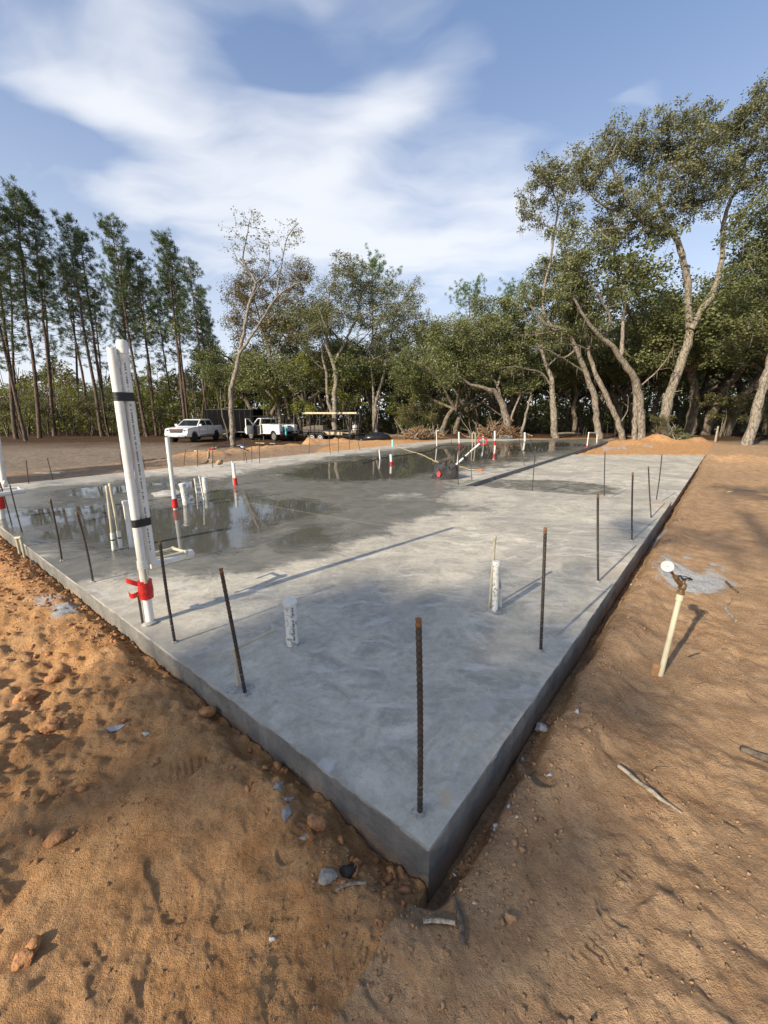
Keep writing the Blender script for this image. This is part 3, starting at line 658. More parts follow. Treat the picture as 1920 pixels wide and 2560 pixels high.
def limb(Zf, pts, Y, r0, r1, rg, dep=0., start=None):
    """a limb traced as a polyline; its depth wanders away from the trunk plane by dep metres"""
    n = len(pts); P = np.array([at(*Zf(*p), Y + dep * (i / (n - 1)) ** 1.3) for i, p in enumerate(pts)])
    return P, np.linspace(r0, r1, n)
def blobs(Zf, L, Y, zs, rg, spread=.6, dy=0.):
    out = []
    for b in L:
        x, y, rx, ry = b[:4]; d = b[4] if len(b) > 4 else rg.uniform(-spread, spread) * 2.0
        YY = Y + dy + d; c = at(*Zf(x, y), YY); k = YY / 1000 / zs * 1.04
        out.append((c, (rx * k, .85 * (rx + ry) / 2 * k + .3, ry * k)))
    return out
def traced(name, label, Zf, zs, Y, limbs, bl, seed, dens=5., leaf='oak', moss=0, per=66, rc=.42, spread=.6, thick=1.7, **kw):
    rg = np.random.default_rng(seed); LL = []
    for i, (pts, r0, r1, dep) in enumerate(limbs): LL.append(limb(Zf, pts, Y, r0 * .78, r1 * .7, rg, dep))
    dens = dens * thick; rc = rc * 1.12
    P, R = LL[0]; g = P[0].copy(); zt = gz(g[0], g[1]) - .25
    P[0][2] = min(P[0][2], zt + .25); P = np.vstack([[P[0][0], P[0][1], zt], P]); R = np.concatenate([[R[0] * 1.25], R]); LL[0] = (P, R)
    base = np.array([P[0][0], P[0][1], zt + .25])
    C = blob_points(blobs(Zf, bl, Y, zs, rg, spread), rg, dens)
    return make_tree(name, label, LL, C, leaf, seed=seed, moss=moss, per=per, rc=rc, base=base, **{'twig': 1.7, **kw})

# --- big live oaks on the right
traced('live_oak', 'largest live oak on the right, thick leaning trunk forking high, wide ragged crown', Z4, 2.281, 27.,
       [([(590, 2075), (610, 1900), (660, 1740), (710, 1600), (740, 1480), (735, 1350), (725, 1200), (690, 1020), (650, 930), (580, 800), (560, 680), (600, 540)], .42, .10, .5),
        ([(640, 920), (560, 880), (460, 850), (400, 760), (330, 620), (290, 500), (330, 400)], .20, .04, -1.5), ([(580, 800), (640, 700), (720, 560), (760, 420), (800, 320)], .14, .03, 1.5),
        ([(745, 1470), (800, 1370), (870, 1270), (920, 1100), (930, 900), (960, 760), (1040, 600), (1060, 480), (1100, 330)], .27, .06, 2.0), ([(930, 900), (1010, 850), (1090, 740), (1180, 640)], .12, .04, 1.), ([(400, 760), (300, 790), (200, 720), (110, 640)], .10, .03, -1.), ([(290, 960), (230, 900), (420, 890)][::-1], .09, .03, -1.5),
        ([(660, 1740), (630, 1690), (560, 1700)], .05, .015, -1), ([(620, 1830), (700, 1815)], .05, .02, -.6)],
       [(330, 400, 110, 90), (200, 600, 130, 120), (110, 560, 70, 110), (450, 390, 120, 90), (620, 330, 130, 90), (760, 290, 100, 70), (850, 230, 50, 40), (640, 600, 140, 110), (520, 520, 120, 90), (420, 800, 170, 110), (290, 930, 120, 80), (560, 900, 150, 80), (800, 640, 110, 90), (780, 440, 110, 80), (1050, 430, 110, 110), (1010, 300, 90, 80), (1120, 220, 80, 110), (920, 540, 90, 70), (1120, 620, 90, 90), (330, 700, 100, 80), (720, 760, 100, 70), (870, 720, 90, 80), (1180, 330, 80, 90), (1190, 480, 80, 90), (980, 620, 80, 70), (950, 400, 90, 70), (1190, 130, 50, 60), (700, 480, 90, 70)],
       101, dens=6.5, moss=1100, per=70, rc=.40, leaf='grey')
traced('live_oak', 'live oak with twin pale trunks rising from one foot left of the largest oak', Z4, 2.281, 26.,
       [([(465, 2095), (455, 1920), (435, 1770), (370, 1660), (300, 1560), (220, 1500), (140, 1400), (80, 1290)], .33, .08, -1.5), ([(425, 2095), (428, 1900), (425, 1770)], .20, .20, .0), ([(345, 1620), (350, 1540), (360, 1400), (370, 1200), (330, 1110)], .18, .05, 1.), ([(250, 1520), (290, 1420), (250, 1330), (200, 1240), (120, 1150)], .12, .03, -1.),
        ([(445, 1800), (540, 1720), (620, 1620), (650, 1540), (600, 1500)], .06, .015, -1.5), ([(620, 1620), (690, 1560)], .03, .01, -1.6)],
       [(80, 1080, 110, 80), (150, 1230, 120, 80), (330, 1120, 90, 70), (60, 940, 120, 60), (220, 1010, 80, 60), (40, 1240, 100, 80), (120, 1360, 110, 70), (300, 1300, 90, 60)], 102, dens=6.5, moss=500, leaf='oak')
traced('live_oak', 'slender curved live oak, middle one of three pale leaning trunks behind the sand pile', Z4, 2.281, 26.5,
       [([(362, 2090), (310, 1950), (240, 1800), (185, 1670), (165, 1590), (180, 1480), (150, 1380)], .24, .08, 0.), ([(350, 1990), (385, 1930), (390, 1850)], .05, .02, -.4), ([(165, 1590), (110, 1560), (20, 1550)], .08, .02, -1)],
       [(130, 1420, 110, 70), (60, 1300, 110, 90), (200, 1500, 90, 60)], 103, dens=6, moss=220, leaf='oakdark')
traced('live_oak', 'leaning live oak, leftmost of three pale trunks behind the sand pile', Z4, 2.281, 27.,
       [([(225, 2090), (190, 1850), (140, 1690), (90, 1570), (20, 1470), (-80, 1440), (-170, 1330)], .27, .08, -.8), ([(95, 1580), (20, 1630), (-60, 1590), (-160, 1560)], .10, .03, -1.5), ([(150, 1720), (60, 1660), (0, 1620)], .09, .03, -1), ([(20, 1470), (-40, 1480), (-160, 1500), (-270, 1500)], .08, .025, -1.6), ([(60, 1520), (-60, 1440), (-100, 1300), (-60, 1100), (-30, 900), (-10, 780), (-40, 690), (-70, 620)], .15, .03, 1.), ([(-30, 900), (-130, 850), (-190, 800)], .07, .02, 0)],
       [(-150, 720, 80, 60), (-60, 640, 90, 80), (-100, 560, 60, 70), (20, 700, 70, 100), (-10, 560, 60, 70), (-190, 800, 50, 40), (-170, 860, 60, 30), (60, 830, 50, 60)], 104, dens=7, moss=300, per=50, leaf='grey', rc=.36)
traced('live_oak', 'thick leaning live oak trunk at the right edge of the picture', Z4, 2.281, 22.5,
       [([(1060, 2140), (1110, 1980), (1160, 1800), (1190, 1680), (1230, 1480), (1250, 1250), (1230, 1050)], .36, .14, .3), ([(1230, 1400), (1150, 1250), (1090, 1120)], .14, .05, -.5), ([(1250, 1250), (1330, 1100), (1400, 900)], .15, .05, 1.)],
       [(1080, 900, 120, 130), (1150, 1060, 130, 120), (1060, 1180, 120, 100), (1150, 1300, 110, 100), (1100, 1420, 120, 90), (1180, 760, 90, 100), (1230, 940, 120, 150), (1180, 1520, 110, 70), (980, 1290, 90, 80)], 105, dens=6.5, moss=250, leaf='oakdark')
traced('live_oak', 'stout short-trunked live oak with low spreading limbs beside the brush pile', Z3, 3.302, 29.,
       [([(635, 2010), (610, 1850), (570, 1730), (510, 1650), (420, 1610), (320, 1590), (200, 1500)], .36, .08, -1.), ([(600, 1820), (540, 1600), (440, 1500), (330, 1380), (250, 1250)], .17, .05, .8), ([(640, 1960), (660, 1850), (710, 1720), (760, 1560), (720, 1380)], .12, .04, -.6), ([(580, 1850), (480, 1780), (420, 1710)], .07, .02, -1.2), ([(540, 1600), (600, 1400), (600, 1200)], .13, .04, .3)],
       [(150, 1250, 190, 150), (330, 1130, 200, 130), (520, 1050, 190, 130), (450, 1300, 210, 120), (200, 1450, 190, 100), (620, 1220, 170, 130), (650, 950, 140, 100), (400, 950, 120, 70), (50, 1400, 150, 120), (600, 1420, 150, 90), (20, 1180, 120, 120)], 106, dens=6.5, moss=260, leaf='oak')
traced('live_oak', 'straight pale live oak trunk between the brush pile and the leaning oaks', Z3, 3.302, 28.,
       [([(1015, 2025), (1005, 1850), (990, 1650), (985, 1550), (940, 1420), (900, 1280), (880, 1100)], .30, .10, .3), ([(985, 1600), (900, 1490), (760, 1460), (680, 1440), (560, 1455)], .09, .025, -1.6), ([(950, 1440), (1060, 1340), (820, 1340)][:2], .10, .04, -.6), ([(900, 1280), (1000, 1000), (1080, 800), (1100, 600)], .15, .04, .8), ([(890, 1200), (760, 1000), (760, 850)], .12, .04, 0)],
       [(860, 1050, 180, 140), (1000, 850, 180, 130), (850, 830, 130, 110), (1060, 640, 150, 110), (930, 640, 120, 90), (1150, 760, 150, 110), (1050, 1050, 150, 110), (760, 1200, 150, 100), (960, 1200, 150, 90), (1180, 950, 130, 110), (1180, 580, 90, 60)], 107, dens=6.5, moss=500, leaf='oak')
traced('bare_sapling', 'thin leaning bare trunk between the brush pile and the straight pale oak', Z3, 3.302, 28.5, [([(738, 2015), (760, 1900), (790, 1780), (820, 1650), (830, 1560)], .13, .06, 0.), ([(815, 1690), (840, 1670)], .03, .012, -.2)], [(830, 1520, 70, 40)], 108, dens=5, leaf='oakdark')
traced('live_oak', 'dark crooked oak trunk in the shade left of the three leaning oaks', Z3, 3.302, 33.,
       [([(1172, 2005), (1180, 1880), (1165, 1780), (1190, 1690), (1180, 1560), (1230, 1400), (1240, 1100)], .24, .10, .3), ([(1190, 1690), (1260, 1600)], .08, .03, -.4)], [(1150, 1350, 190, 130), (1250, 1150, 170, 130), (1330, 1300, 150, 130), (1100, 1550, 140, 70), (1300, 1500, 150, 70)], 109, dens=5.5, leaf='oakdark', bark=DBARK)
# --- trees in the middle
traced('forked_oak', 'tall thin forked oak with sparse crown standing by the blue bucket', Z2, 2.592, 28.6,
       [([(160, 1625), (155, 1480), (150, 1280), (185, 1140), (200, 1060), (240, 870), (275, 700), (310, 590), (260, 500), (225, 430), (250, 300), (270, 180)], .23, .03, .5),
        ([(200, 1055), (250, 980), (310, 890), (440, 690), (560, 600), (640, 580)], .14, .03, -.8), ([(440, 690), (460, 560), (490, 400), (520, 280), (590, 200)], .08, .02, .3), ([(310, 590), (380, 520), (400, 420), (390, 310)], .07, .02, .8), ([(260, 500), (190, 440), (150, 330)], .05, .015, -.5), ([(275, 700), (340, 600), (430, 530), (480, 450)], .06, .02, 1.)],
       [(150, 260, 45, 60), (150, 370, 40, 50), (200, 420, 40, 40), (250, 180, 70, 60), (300, 150, 50, 40), (330, 260, 60, 60), (260, 330, 60, 60), (390, 330, 60, 60), (480, 340, 40, 60), (520, 230, 50, 40), (590, 210, 40, 40), (600, 290, 60, 35), (540, 320, 45, 40), (430, 440, 50, 40), (640, 570, 60, 40), (350, 420, 60, 50)], 110, dens=5.5, per=16, rc=.30, leaf='grey', twig=1.6, spread=.4, thick=1.3)
traced('oak_tree', 'grey barked spreading oak with three stems behind the utility trailer', Z2, 2.592, 36.,
       [([(822, 1545), (820, 1350), (828, 1200), (810, 1100), (770, 1000), (775, 900), (800, 850), (780, 700), (820, 560)], .30, .05, .5), ([(825, 1100), (880, 990), (960, 830), (1060, 770), (1130, 735)], .17, .04, -.8), ([(805, 1440), (770, 1330), (770, 1200), (740, 1050), (740, 960), (690, 900), (630, 870)], .19, .05, .8), ([(745, 1145), (690, 1100), (650, 1040)], .08, .03, -.8), ([(775, 900), (700, 720), (640, 670)], .10, .03, -.6), ([(960, 830), (980, 700), (940, 560)], .09, .03, .4), ([(830, 1150), (810, 1200), (840, 1340)][:2], .1, .1, 0), ([(880, 990), (960, 940), (1040, 900)], .07, .02, -1)],
       [(870, 450, 70, 50), (860, 560, 90, 70), (970, 540, 110, 80), (1040, 620, 110, 80), (920, 680, 130, 80), (800, 660, 100, 70), (720, 760, 100, 70), (1090, 720, 100, 70), (860, 800, 130, 60), (650, 860, 80, 60), (620, 960, 80, 50), (1000, 840, 110, 60), (740, 900, 90, 60)], 111, dens=5.5, per=56, leaf='grey', moss=150, rc=.45, twig=1.4)
traced('oak_tree', 'oak with two close stems right of the utility trailer', Z2, 2.592, 37.,
       [([(1090, 1565), (1085, 1420), (1105, 1300), (1140, 1180), (1160, 1080), (1180, 1000), (1200, 850), (1260, 700)], .24, .05, .4), ([(1078, 1565), (1072, 1300), (1058, 1150), (1050, 1000), (1100, 880)], .17, .05, .4), ([(1165, 1060), (1230, 980), (1300, 900)], .11, .04, -.6), ([(1160, 1090), (1220, 1050), (1280, 1040)], .06, .02, -1)],
       [(1180, 780, 110, 90), (1290, 690, 90, 70), (1330, 610, 45, 40), (1110, 900, 100, 70), (1330, 800, 100, 90), (1250, 900, 120, 80), (1180, 640, 80, 50), (1400, 880, 90, 80), (1150, 1000, 90, 50)], 112, dens=5.5, leaf='grey', rc=.45, twig=1.4)
traced('oak_tree', 'bronze leaved oak with twin grey trunks behind the white service truck', Z2, 2.592, 40.,
       [([(470, 1470), (450, 1300), (425, 1150), (390, 1010), (360, 920), (330, 800), (280, 640)], .26, .06, .4), ([(530, 1470), (500, 1320), (465, 1220), (440, 1110), (470, 950), (560, 760)], .22, .06, .6), ([(430, 1150), (330, 1080), (250, 950)], .12, .04, -.5)],
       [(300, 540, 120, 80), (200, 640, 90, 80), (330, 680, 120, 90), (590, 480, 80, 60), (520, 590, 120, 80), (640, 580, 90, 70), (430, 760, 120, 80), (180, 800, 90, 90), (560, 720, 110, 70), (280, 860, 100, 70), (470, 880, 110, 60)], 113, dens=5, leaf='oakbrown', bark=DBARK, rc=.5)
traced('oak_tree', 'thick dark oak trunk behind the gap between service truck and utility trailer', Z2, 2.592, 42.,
       [([(650, 1540), (640, 1400), (620, 1280), (590, 1150), (570, 1000), (600, 860)], .30, .10, .4), ([(720, 1545), (735, 1400), (715, 1280), (730, 1150), (760, 1000)], .20, .07, .6)], [(600, 850, 100, 80), (700, 760, 110, 80), (560, 960, 90, 60), (680, 900, 100, 60), (780, 860, 90, 60)], 114, dens=5, leaf='oakdark', bark=DBARK, rc=.5)

# --- generic second-row trees, one per kind then copied
def generic_oak(seed, h=11., spread=4.2, leaf='oakdark', dens=3.6, lean=.12, fork=.33, per=70, rc=.62):
    rg = np.random.default_rng(seed); limbs = []; bl = []
    az = rg.uniform(0, 6.28); top = np.array([math.cos(az) * lean * h, math.sin(az) * lean * h, fork * h])
    P0 = np.array([[0, 0, -.3], top * [.35, .35, .5] + rg.normal(size=3) * .1, top]); limbs.append((P0, np.array([.26, .2, .17])))
    nb = 5
    for i in range(nb):
        a = az + i * 6.28 / nb + rg.uniform(-.4, .4); e = rg.uniform(.35, 1.0); L = h * (1 - fork) * rg.uniform(.75, 1.05)
        d = np.array([math.cos(a) * math.cos(e) * spread / 4, math.sin(a) * math.cos(e) * spread / 4, math.sin(e)]); tip = top + d * L
        mid = (top + tip) / 2 + rg.normal(size=3) * .5; limbs.append((np.array([top - [0, 0, .4], mid, tip]), np.array([.13, .08, .03])))
        for k in range(3):
            c = top + (tip - top) * rg.uniform(.5, 1.05) + rg.normal(size=3) * [1, 1, .6]; r = rg.uniform(1.0, 1.7); bl.append((c, (r * 1.15, r * 1.15, r * .75)))
    C = blob_points(bl, rg, dens)
    return limbs, C, leaf, per, rc
def place(proto, p, h, rz, label, group, sxy=None):
    o = proto if not proto.get('used') else dup(proto)
    proto['used'] = True
    o.location = (float(p[0]), float(p[1]), gz(p[0], p[1])); o.rotation_euler = (0, 0, rz)
    s = h; o.scale = (s * (sxy or 1), s * (sxy or 1), s); o['label'] = label; o['group'] = group
    return o
protos = []
for i, (sd_, kw) in enumerate([(201, dict()), (202, dict(leaf='oak', h=10, spread=4.8)), (203, dict(leaf='oakbrown', h=11)), (204, dict(leaf='oakdark', h=9.5, fork=.25, spread=5.))]):
    limbs, C, lf, per, rc = generic_oak(sd_, **kw)
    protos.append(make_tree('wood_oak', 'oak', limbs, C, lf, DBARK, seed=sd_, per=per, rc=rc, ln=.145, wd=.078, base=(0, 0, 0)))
gl = {0: 'dark evergreen oak standing in the shade of the second row of the wood', 1: 'olive green oak closing the gaps in the second row of the wood', 2: 'bronze brown leaved oak standing back in the wood', 3: 'low broad dark oak filling the wood under the taller crowns'}
rp = np.random.default_rng(5)
SPOTS = []
for (x0, x1, n, Ylo, Yhi, hs) in [(600, 1120, 10, 41, 47, (1.05, 1.32)), (1080, 1560, 12, 33, 40, (.85, 1.05)), (1530, 1700, 4, 32, 37, (.9, 1.1)), (1700, 1960, 8, 31, 37, (1.35, 1.75)), (560, 1960, 14, 48, 56, (1.1, 1.4)), (1900, 2120, 3, 24, 32, (.9, 1.1)), (-60, 560, 8, 54, 60, (.6, .85))]:
    for i in range(n): SPOTS.append((x0 + (x1 - x0) * (i + rp.uniform(.2, .8)) / n, rp.uniform(Ylo, Yhi), rp.uniform(*hs)))
LM = [(0, 'at the left picture edge'), (110, 'behind the second pine'), (200, 'behind the bushy headed pine'), (285, 'behind the tall pipe bundle'), (370, 'behind the knobbed pine'), (460, 'above the pickup cab'), (525, 'above the black cargo trailer'), (583, 'behind the forked oak'), (660, 'above the white service truck'), (760, 'left above the utility trailer'), (830, 'behind the grey barked spreading oak'), (900, 'above the trailer gate'), (945, 'behind the two-stem oak'), (1023, 'above the pale stump'), (1110, 'behind the red footed standpipe'), (1180, 'left of the brown brush heap'), (1245, 'behind the brown brush heap'), (1305, 'behind the thin bare trunk'), (1387, 'behind the straight pale oak'), (1435, 'left of the three leaning oaks'), (1498, 'behind the leftmost leaning oak'), (1558, 'behind the curved middle oak'), (1600, 'behind the twin trunked oak'), (1659, 'behind the largest oak trunk'), (1735, 'above the second sand peak'), (1790, 'behind the broken stump'), (1865, 'behind the right edge trunk'), (1960, 'beyond the right picture edge')]
kinds = ('dark evergreen oak', 'olive green oak', 'bronze leaved oak', 'low broad dark oak'); seen = {}
for (x, Y, h) in sorted(SPOTS):
    k = int(rp.integers(0, 4)) if Y > 40 else int(rp.choice([0, 1, 3, 1]))
    lm = min(LM, key=lambda q: abs(q[0] - x))[1]; row = 'close in the wood' if Y < 42 else 'deeper in the wood' if Y < 48 else 'farthest back in the wood'
    seen.setdefault((kinds[k], row, lm), []).append((x, Y, h, k))
for (kn, row, lm), L in seen.items():
    for i, (x, Y, h, k) in enumerate(L):
        pre = '' if len(L) == 1 else ('left one, ', 'right one, ')[i] if len(L) == 2 else ('left one, ', 'middle one, ', 'right one, ', 'last one, ')[i]
        place(protos[k], at(x, 1080, Y), h, rp.uniform(0, 6.28), pre + kn + ' ' + row + ' ' + lm, 'oaks standing back in the wood')
# --- pines
def pine_proto(seed, h=20., leaf='pine', cb=.5, rad=1.8, dens=1.):
    rg = np.random.default_rng(seed); n = 14; z = np.linspace(-.3, h, n); wob = np.cumsum(rg.normal(size=(n, 2)) * .035, 0); wob[0] = 0
    P = np.column_stack([wob, z]); R = np.interp(z, [-.3, 1, h * .7, h], [.21, .17, .09, .02])
    VV, FF = [], []; V, F = tube_arr(P, R, 8); VV.append(V); FF.append(F); n0 = len(V); T = []; TD = []
    zz = h * cb
    while zz < h - .3:
        f = (zz - h * cb) / (h * (1 - cb)); k = rg.integers(2, 4); a0 = rg.uniform(0, 6.28)
        for i in range(k):
            a = a0 + i * 6.28 / k + rg.uniform(-.5, .5)
            L = rad * (.35 + .9 * math.sin(math.pi * min(1, .12 + f * .82)) ** .8) * rg.uniform(.55, 1.15) * (1 - .45 * f)
            s = np.array([np.interp(zz, z, P[:, 0]), np.interp(zz, z, P[:, 1]), zz]); up = .15 + .75 * f
            t = np.linspace(0, 1, 5)[:, None]; d = np.array([math.cos(a), math.sin(a), 0.]); B = s + d * L * t + np.array([0, 0, 1.]) * (L * up * t ** 1.6 - .12 * L * np.sin(math.pi * t)); B[1:] += rg.normal(size=(4, 3)) * .05
            V, F = tube_arr(B, np.linspace(.035, .012, 5), 4); VV.append(V); FF.append(F + n0); n0 += len(V)
            if f < .12 and rg.uniform() < .6: continue
            for q in (.55, .72, .86, 1.):
                for rep in range(2):
                    if rg.uniform() < .74 * dens:
                        p = s + d * L * q + np.array([0, 0, L * up * q ** 1.6]) + rg.normal(size=3) * np.array([.22, .22, .14]) * (.6 + L * .25); T.append(p); TD.append(d * .6 + np.array([0, 0, .8]))
        zz += rg.uniform(.28, .5) * (1.25 - .5 * f)
    T.append(np.array([P[-1, 0], P[-1, 1], h])); TD.append(np.array([0, 0, 1.]))
    T = np.array(T); TD = np.array(TD); per = 30; m = len(T) * per
    a = np.repeat(TD, per, 0) * .55 + rg.normal(size=(m, 3)) * .75; a /= np.linalg.norm(a, axis=1, keepdims=True)
    p = np.repeat(T, per, 0); q = np.cross(a, rg.normal(size=(m, 3))); q /= np.linalg.norm(q, axis=1, keepdims=True); l = rg.uniform(.20, .36, m)[:, None]; wv = .014
    LV = np.stack([p - q * wv * .4, p + q * wv * .4, p + a * l + q * wv, p + a * l - q * wv], 1).reshape(-1, 3)
    tint = np.repeat(np.clip(.5 * np.repeat(rg.uniform(0, 1, len(T)), per) + .5 * rg.uniform(0, 1, m), 0, 1), 4)
    root = thing('pine_tree', 'pine', 'tree', (0, 0, 0))
    link('trunk', np_mesh('trunk', np.vstack(VV), [np.vstack(FF)], True), PBARK, root); link('crown', leaf_mesh('crown', LV, tint), LEAF[leaf], root)
    return root
PP = [pine_proto(301, cb=.52), pine_proto(302, cb=.45, rad=2.1), pine_proto(303, cb=.56, rad=1.6), pine_proto(304, cb=.36, rad=1.7, dens=.8), pine_proto(306, cb=.48, rad=1.95, dens=.7), pine_proto(307, cb=.42, rad=2.2, dens=.9)]
def pine(k, base, top, Y, label, group, rz):
    b = at(*base, Y); t = at(*top, Y); z0 = gz(b[0], b[1]); h = (t[2] - z0) / 20.
    o = place(PP[k], b, h, rz, label, group, sxy=max(.75, min(1.1, h)) / h * 1.0)
    L = Vector((t[0] - b[0], t[1] - b[1], t[2] - z0)).normalized(); q = Vector((0, 0, 1)).rotation_difference(L); o.rotation_mode = 'QUATERNION'; o.rotation_quaternion = q @ Matrix.Rotation(rz, 3, 'Z').to_quaternion()
    o.location = (float(b[0]), float(b[1]), z0 - .1)
    return o
g_ = 'tall pines along the left wood edge'
PL = [((40, 1090), (-30, 470), 39, 1, 'tallest slim pine at the left edge of the picture'), ((98, 1090), (28, 462), 41, 0, 'tall pine with dense top, second from the left edge'), ((135, 1088), (70, 505), 43, 2, 'slim pine leaning over the two leftmost pines'),
      ((62, 1088), (-60, 560), 37, 3, 'lower pine cut by the left edge of the picture'), ((255, 1085), (160, 540), 43, 1, 'pine with the bushiest head left of the white pipe bundle'), ((268, 1085), (200, 575), 46, 2, 'slim pine close right of the bushy headed pine'), ((230, 1085), (150, 640), 48, 3, 'shorter pine hidden behind the bushy headed pine'),
      ((368, 1085), (283, 545), 43, 0, 'pine with the high knobbed top above the white pipe bundle'), ((392, 1085), (340, 622), 45, 1, 'bushy pine just right of the knobbed pine'), ((330, 1085), (300, 690), 49, 3, 'small pine in the gap behind the knobbed pine'),
      ((464, 1080), (404, 580), 44, 2, 'narrow topped pine above the white pickup hood'), ((474, 1080), (425, 640), 46, 0, 'slim pine doubling the narrow topped pine'), ((522, 1075), (474, 645), 44, 2, 'rightmost tall pine of the row, beside the black trailer'), ((440, 1080), (385, 720), 52, 3, 'low pine far back between the two right pines'),
      ((540, 1070), (512, 790), 55, 2, 'thin far pine right of the pine row')]
for i, (b, t, Y, k, lab) in enumerate(PL): pine((1, 0, 2, 3, 4, 2, 5, 0, 1, 3, 2, 4, 5, 3, 2)[i], b, t, Y, lab, g_, i * 1.7)
for i, (x, yt, Y) in enumerate([(15, 600, 50), (105, 640, 52), (175, 660, 54), (300, 640, 53), (355, 700, 56), (430, 690, 54), (497, 720, 55), (235, 720, 57)]): pine((5, 3, 4, 1, 2, 0, 3, 5)[i], (x + 30, 1080), (x, yt), Y, ('back row pine behind the leftmost trunks', 'back row pine between the second and third pines', 'back row pine left of the bushy headed pine', 'back row pine right behind the knobbed pine', 'low back row pine above the pipe bundle', 'back row pine left above the pickup', 'low back row pine above the cargo trailer nose', 'lowest back row pine left of the pipe bundle')[i], 'pines of the back row', i * 2.1)
pb = pine_proto(305, h=20, leaf='pinebright', cb=.45, rad=4.2, dens=1.5); PP.append(pb)
pine(6, (1170, 1085), (1172, 715), 52, 'bright green pine top rising behind the oaks in the middle', 'pines behind the oaks', .3); pine(6, (1290, 1085), (1285, 715), 55, 'small bright pine tip left of the large oaks', 'pines behind the oaks', 1.3); pine(6, (935, 1085), (930, 655), 54, 'dark pine tip behind the spreading oak', 'pines behind the oaks', 2.3)
# --- spring-green saplings
def sapling_proto(seed, leaf, h=5., n=8, rr=1.2, per=60):
    rg = np.random.default_rng(seed); limbs = []; C = []
    for i in range(3):
        a = rg.uniform(0, 6.28); tip = np.array([math.cos(a) * h * .18, math.sin(a) * h * .18, h * rg.uniform(.75, 1.)]); limbs.append((np.array([[0, 0, -.2], tip * .5 + rg.normal(size=3) * .15, tip]), np.array([.055, .035, .012])))
    bl = [(np.array([rg.normal() * rr * .6, rg.normal() * rr * .6, rg.uniform(.3, .98) * h]), (rr * .7, rr * .7, rr * .42)) for _ in range(n)]
    return make_tree('young_tree', 'young tree', limbs, blob_points(bl, rg, 5.), leaf, DBARK, seed=seed, per=per, rc=.38, ln=.12, wd=.07, base=(0, 0, 0), zskip=.8, k_limb=6)
S1 = sapling_proto(401, 'spring'); S2 = sapling_proto(402, 'spring', h=6.5, rr=1.5); S3 = sapling_proto(403, 'scrub', h=4.2, n=9, rr=1.5)
for pr, x, Y, s, lab in [(S2, 760, 38, 1.15, 'yellow green young tree left of the grey barked spreading oak'), (S1, 880, 38.5, 1.2, 'yellow green young tree right of the grey barked spreading oak'), (S2, 900, 42, 1.25, 'tall spring green young tree behind the timber rack'), (S1, 690, 40, 1.1, 'yellow green young tree above the white service truck'), (S2, 630, 45, 1.0, 'pale green young tree behind the forked oak'), (S1, 400, 47, 1.25, 'spring green young tree among the pines above the pickup'), (S2, 365, 50, 1.2, 'light green young tree between the knobbed and narrow pines'), (S1, 70, 44, 1.1, 'yellowish young tree at the foot of the leftmost pines'), (S2, 190, 47, .9, 'light green young tree left of the pipe bundle'), (S1, 1045, 36, 1.1, 'olive yellow young tree between the two-stem oak and the low oak'), (S2, 1010, 38, .95, 'olive yellow young tree close to the two-stem oak')]:
    place(pr, at(x, 1085, Y), s, rp.uniform(0, 6), lab, 'spring green young trees')

for x, Y, s, lab in [(1640, 26.5, .42, 'low leafy bush at the foot of the largest live oak'), (1020, 35, .7, 'brownish scrub bush right of the two-stem oak'), (1085, 34, .75, 'olive scrub bush left of the stout low oak'), (1800, 30, .8, 'dark scrub bush behind the far right sand'), (1880, 27, .75, 'scrub bush next to the thick right edge trunk'), (230, 44, .9, 'brown scrub bush under the bushy headed pine'), (330, 45, 1.0, 'brown green scrub bush behind the pipe bundle'), (120, 43, .9, 'scrub bush under the second pine'), (20, 42, 1.0, 'scrub bush at the left edge under the pines')]:
    place(S3, at(x, 1090, Y), s, rp.uniform(0, 6), lab, 'scrub bushes at the wood edge')

# ================================================================== undergrowth and far wood (uncountable)
def leaf_mass(name, label, P, rad, per, ln, wd, leaf, seed):
    rg = np.random.default_rng(seed); V, T = leaves(P, rad, per, ln, wd, rg, .8)
    return tag(link(name, leaf_mesh(name, V, T), LEAF[leaf]), label, None, None, 'stuff')
def wood_points(n, x0, x1, Y0, Y1, z0, zf, seed):
    rg = np.random.default_rng(seed); px = rg.uniform(x0, x1, n); Y = rg.uniform(Y0, Y1, n); X = (px - 960) / 1000 * Y * 1.03
    zm = zf(px, rg, n); Z = ground_z(X, Y, False) + z0 + zm * rg.uniform(0, 1, n) ** 1.1
    return np.column_stack([X, Y, Z])
leaf_mass('undergrowth', 'brown green undergrowth along the shaded wood edge', wood_points(2600, -150, 2150, 43, 53, .2, lambda p, r, n: 1.6 + 3.4 * vnoise(p / 60, p * 0, 3), 1), .6, 14, .24, .11, 'scrub', 2)
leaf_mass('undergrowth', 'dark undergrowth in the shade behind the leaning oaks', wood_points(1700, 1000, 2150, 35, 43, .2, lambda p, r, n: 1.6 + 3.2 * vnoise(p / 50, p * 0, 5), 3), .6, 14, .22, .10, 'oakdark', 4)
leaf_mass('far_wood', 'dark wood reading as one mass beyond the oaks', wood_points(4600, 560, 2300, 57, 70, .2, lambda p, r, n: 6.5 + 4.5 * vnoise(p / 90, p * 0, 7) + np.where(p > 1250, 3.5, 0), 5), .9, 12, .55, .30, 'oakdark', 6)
leaf_mass('far_wood', 'thin pale wood seen low between the pine trunks', wood_points(3200, -200, 640, 60, 75, .2, lambda p, r, n: 5.5 + 6 * vnoise(p / 70, p * 0, 9) ** 1.5, 7), .8, 16, .42, .22, 'scrub', 8)
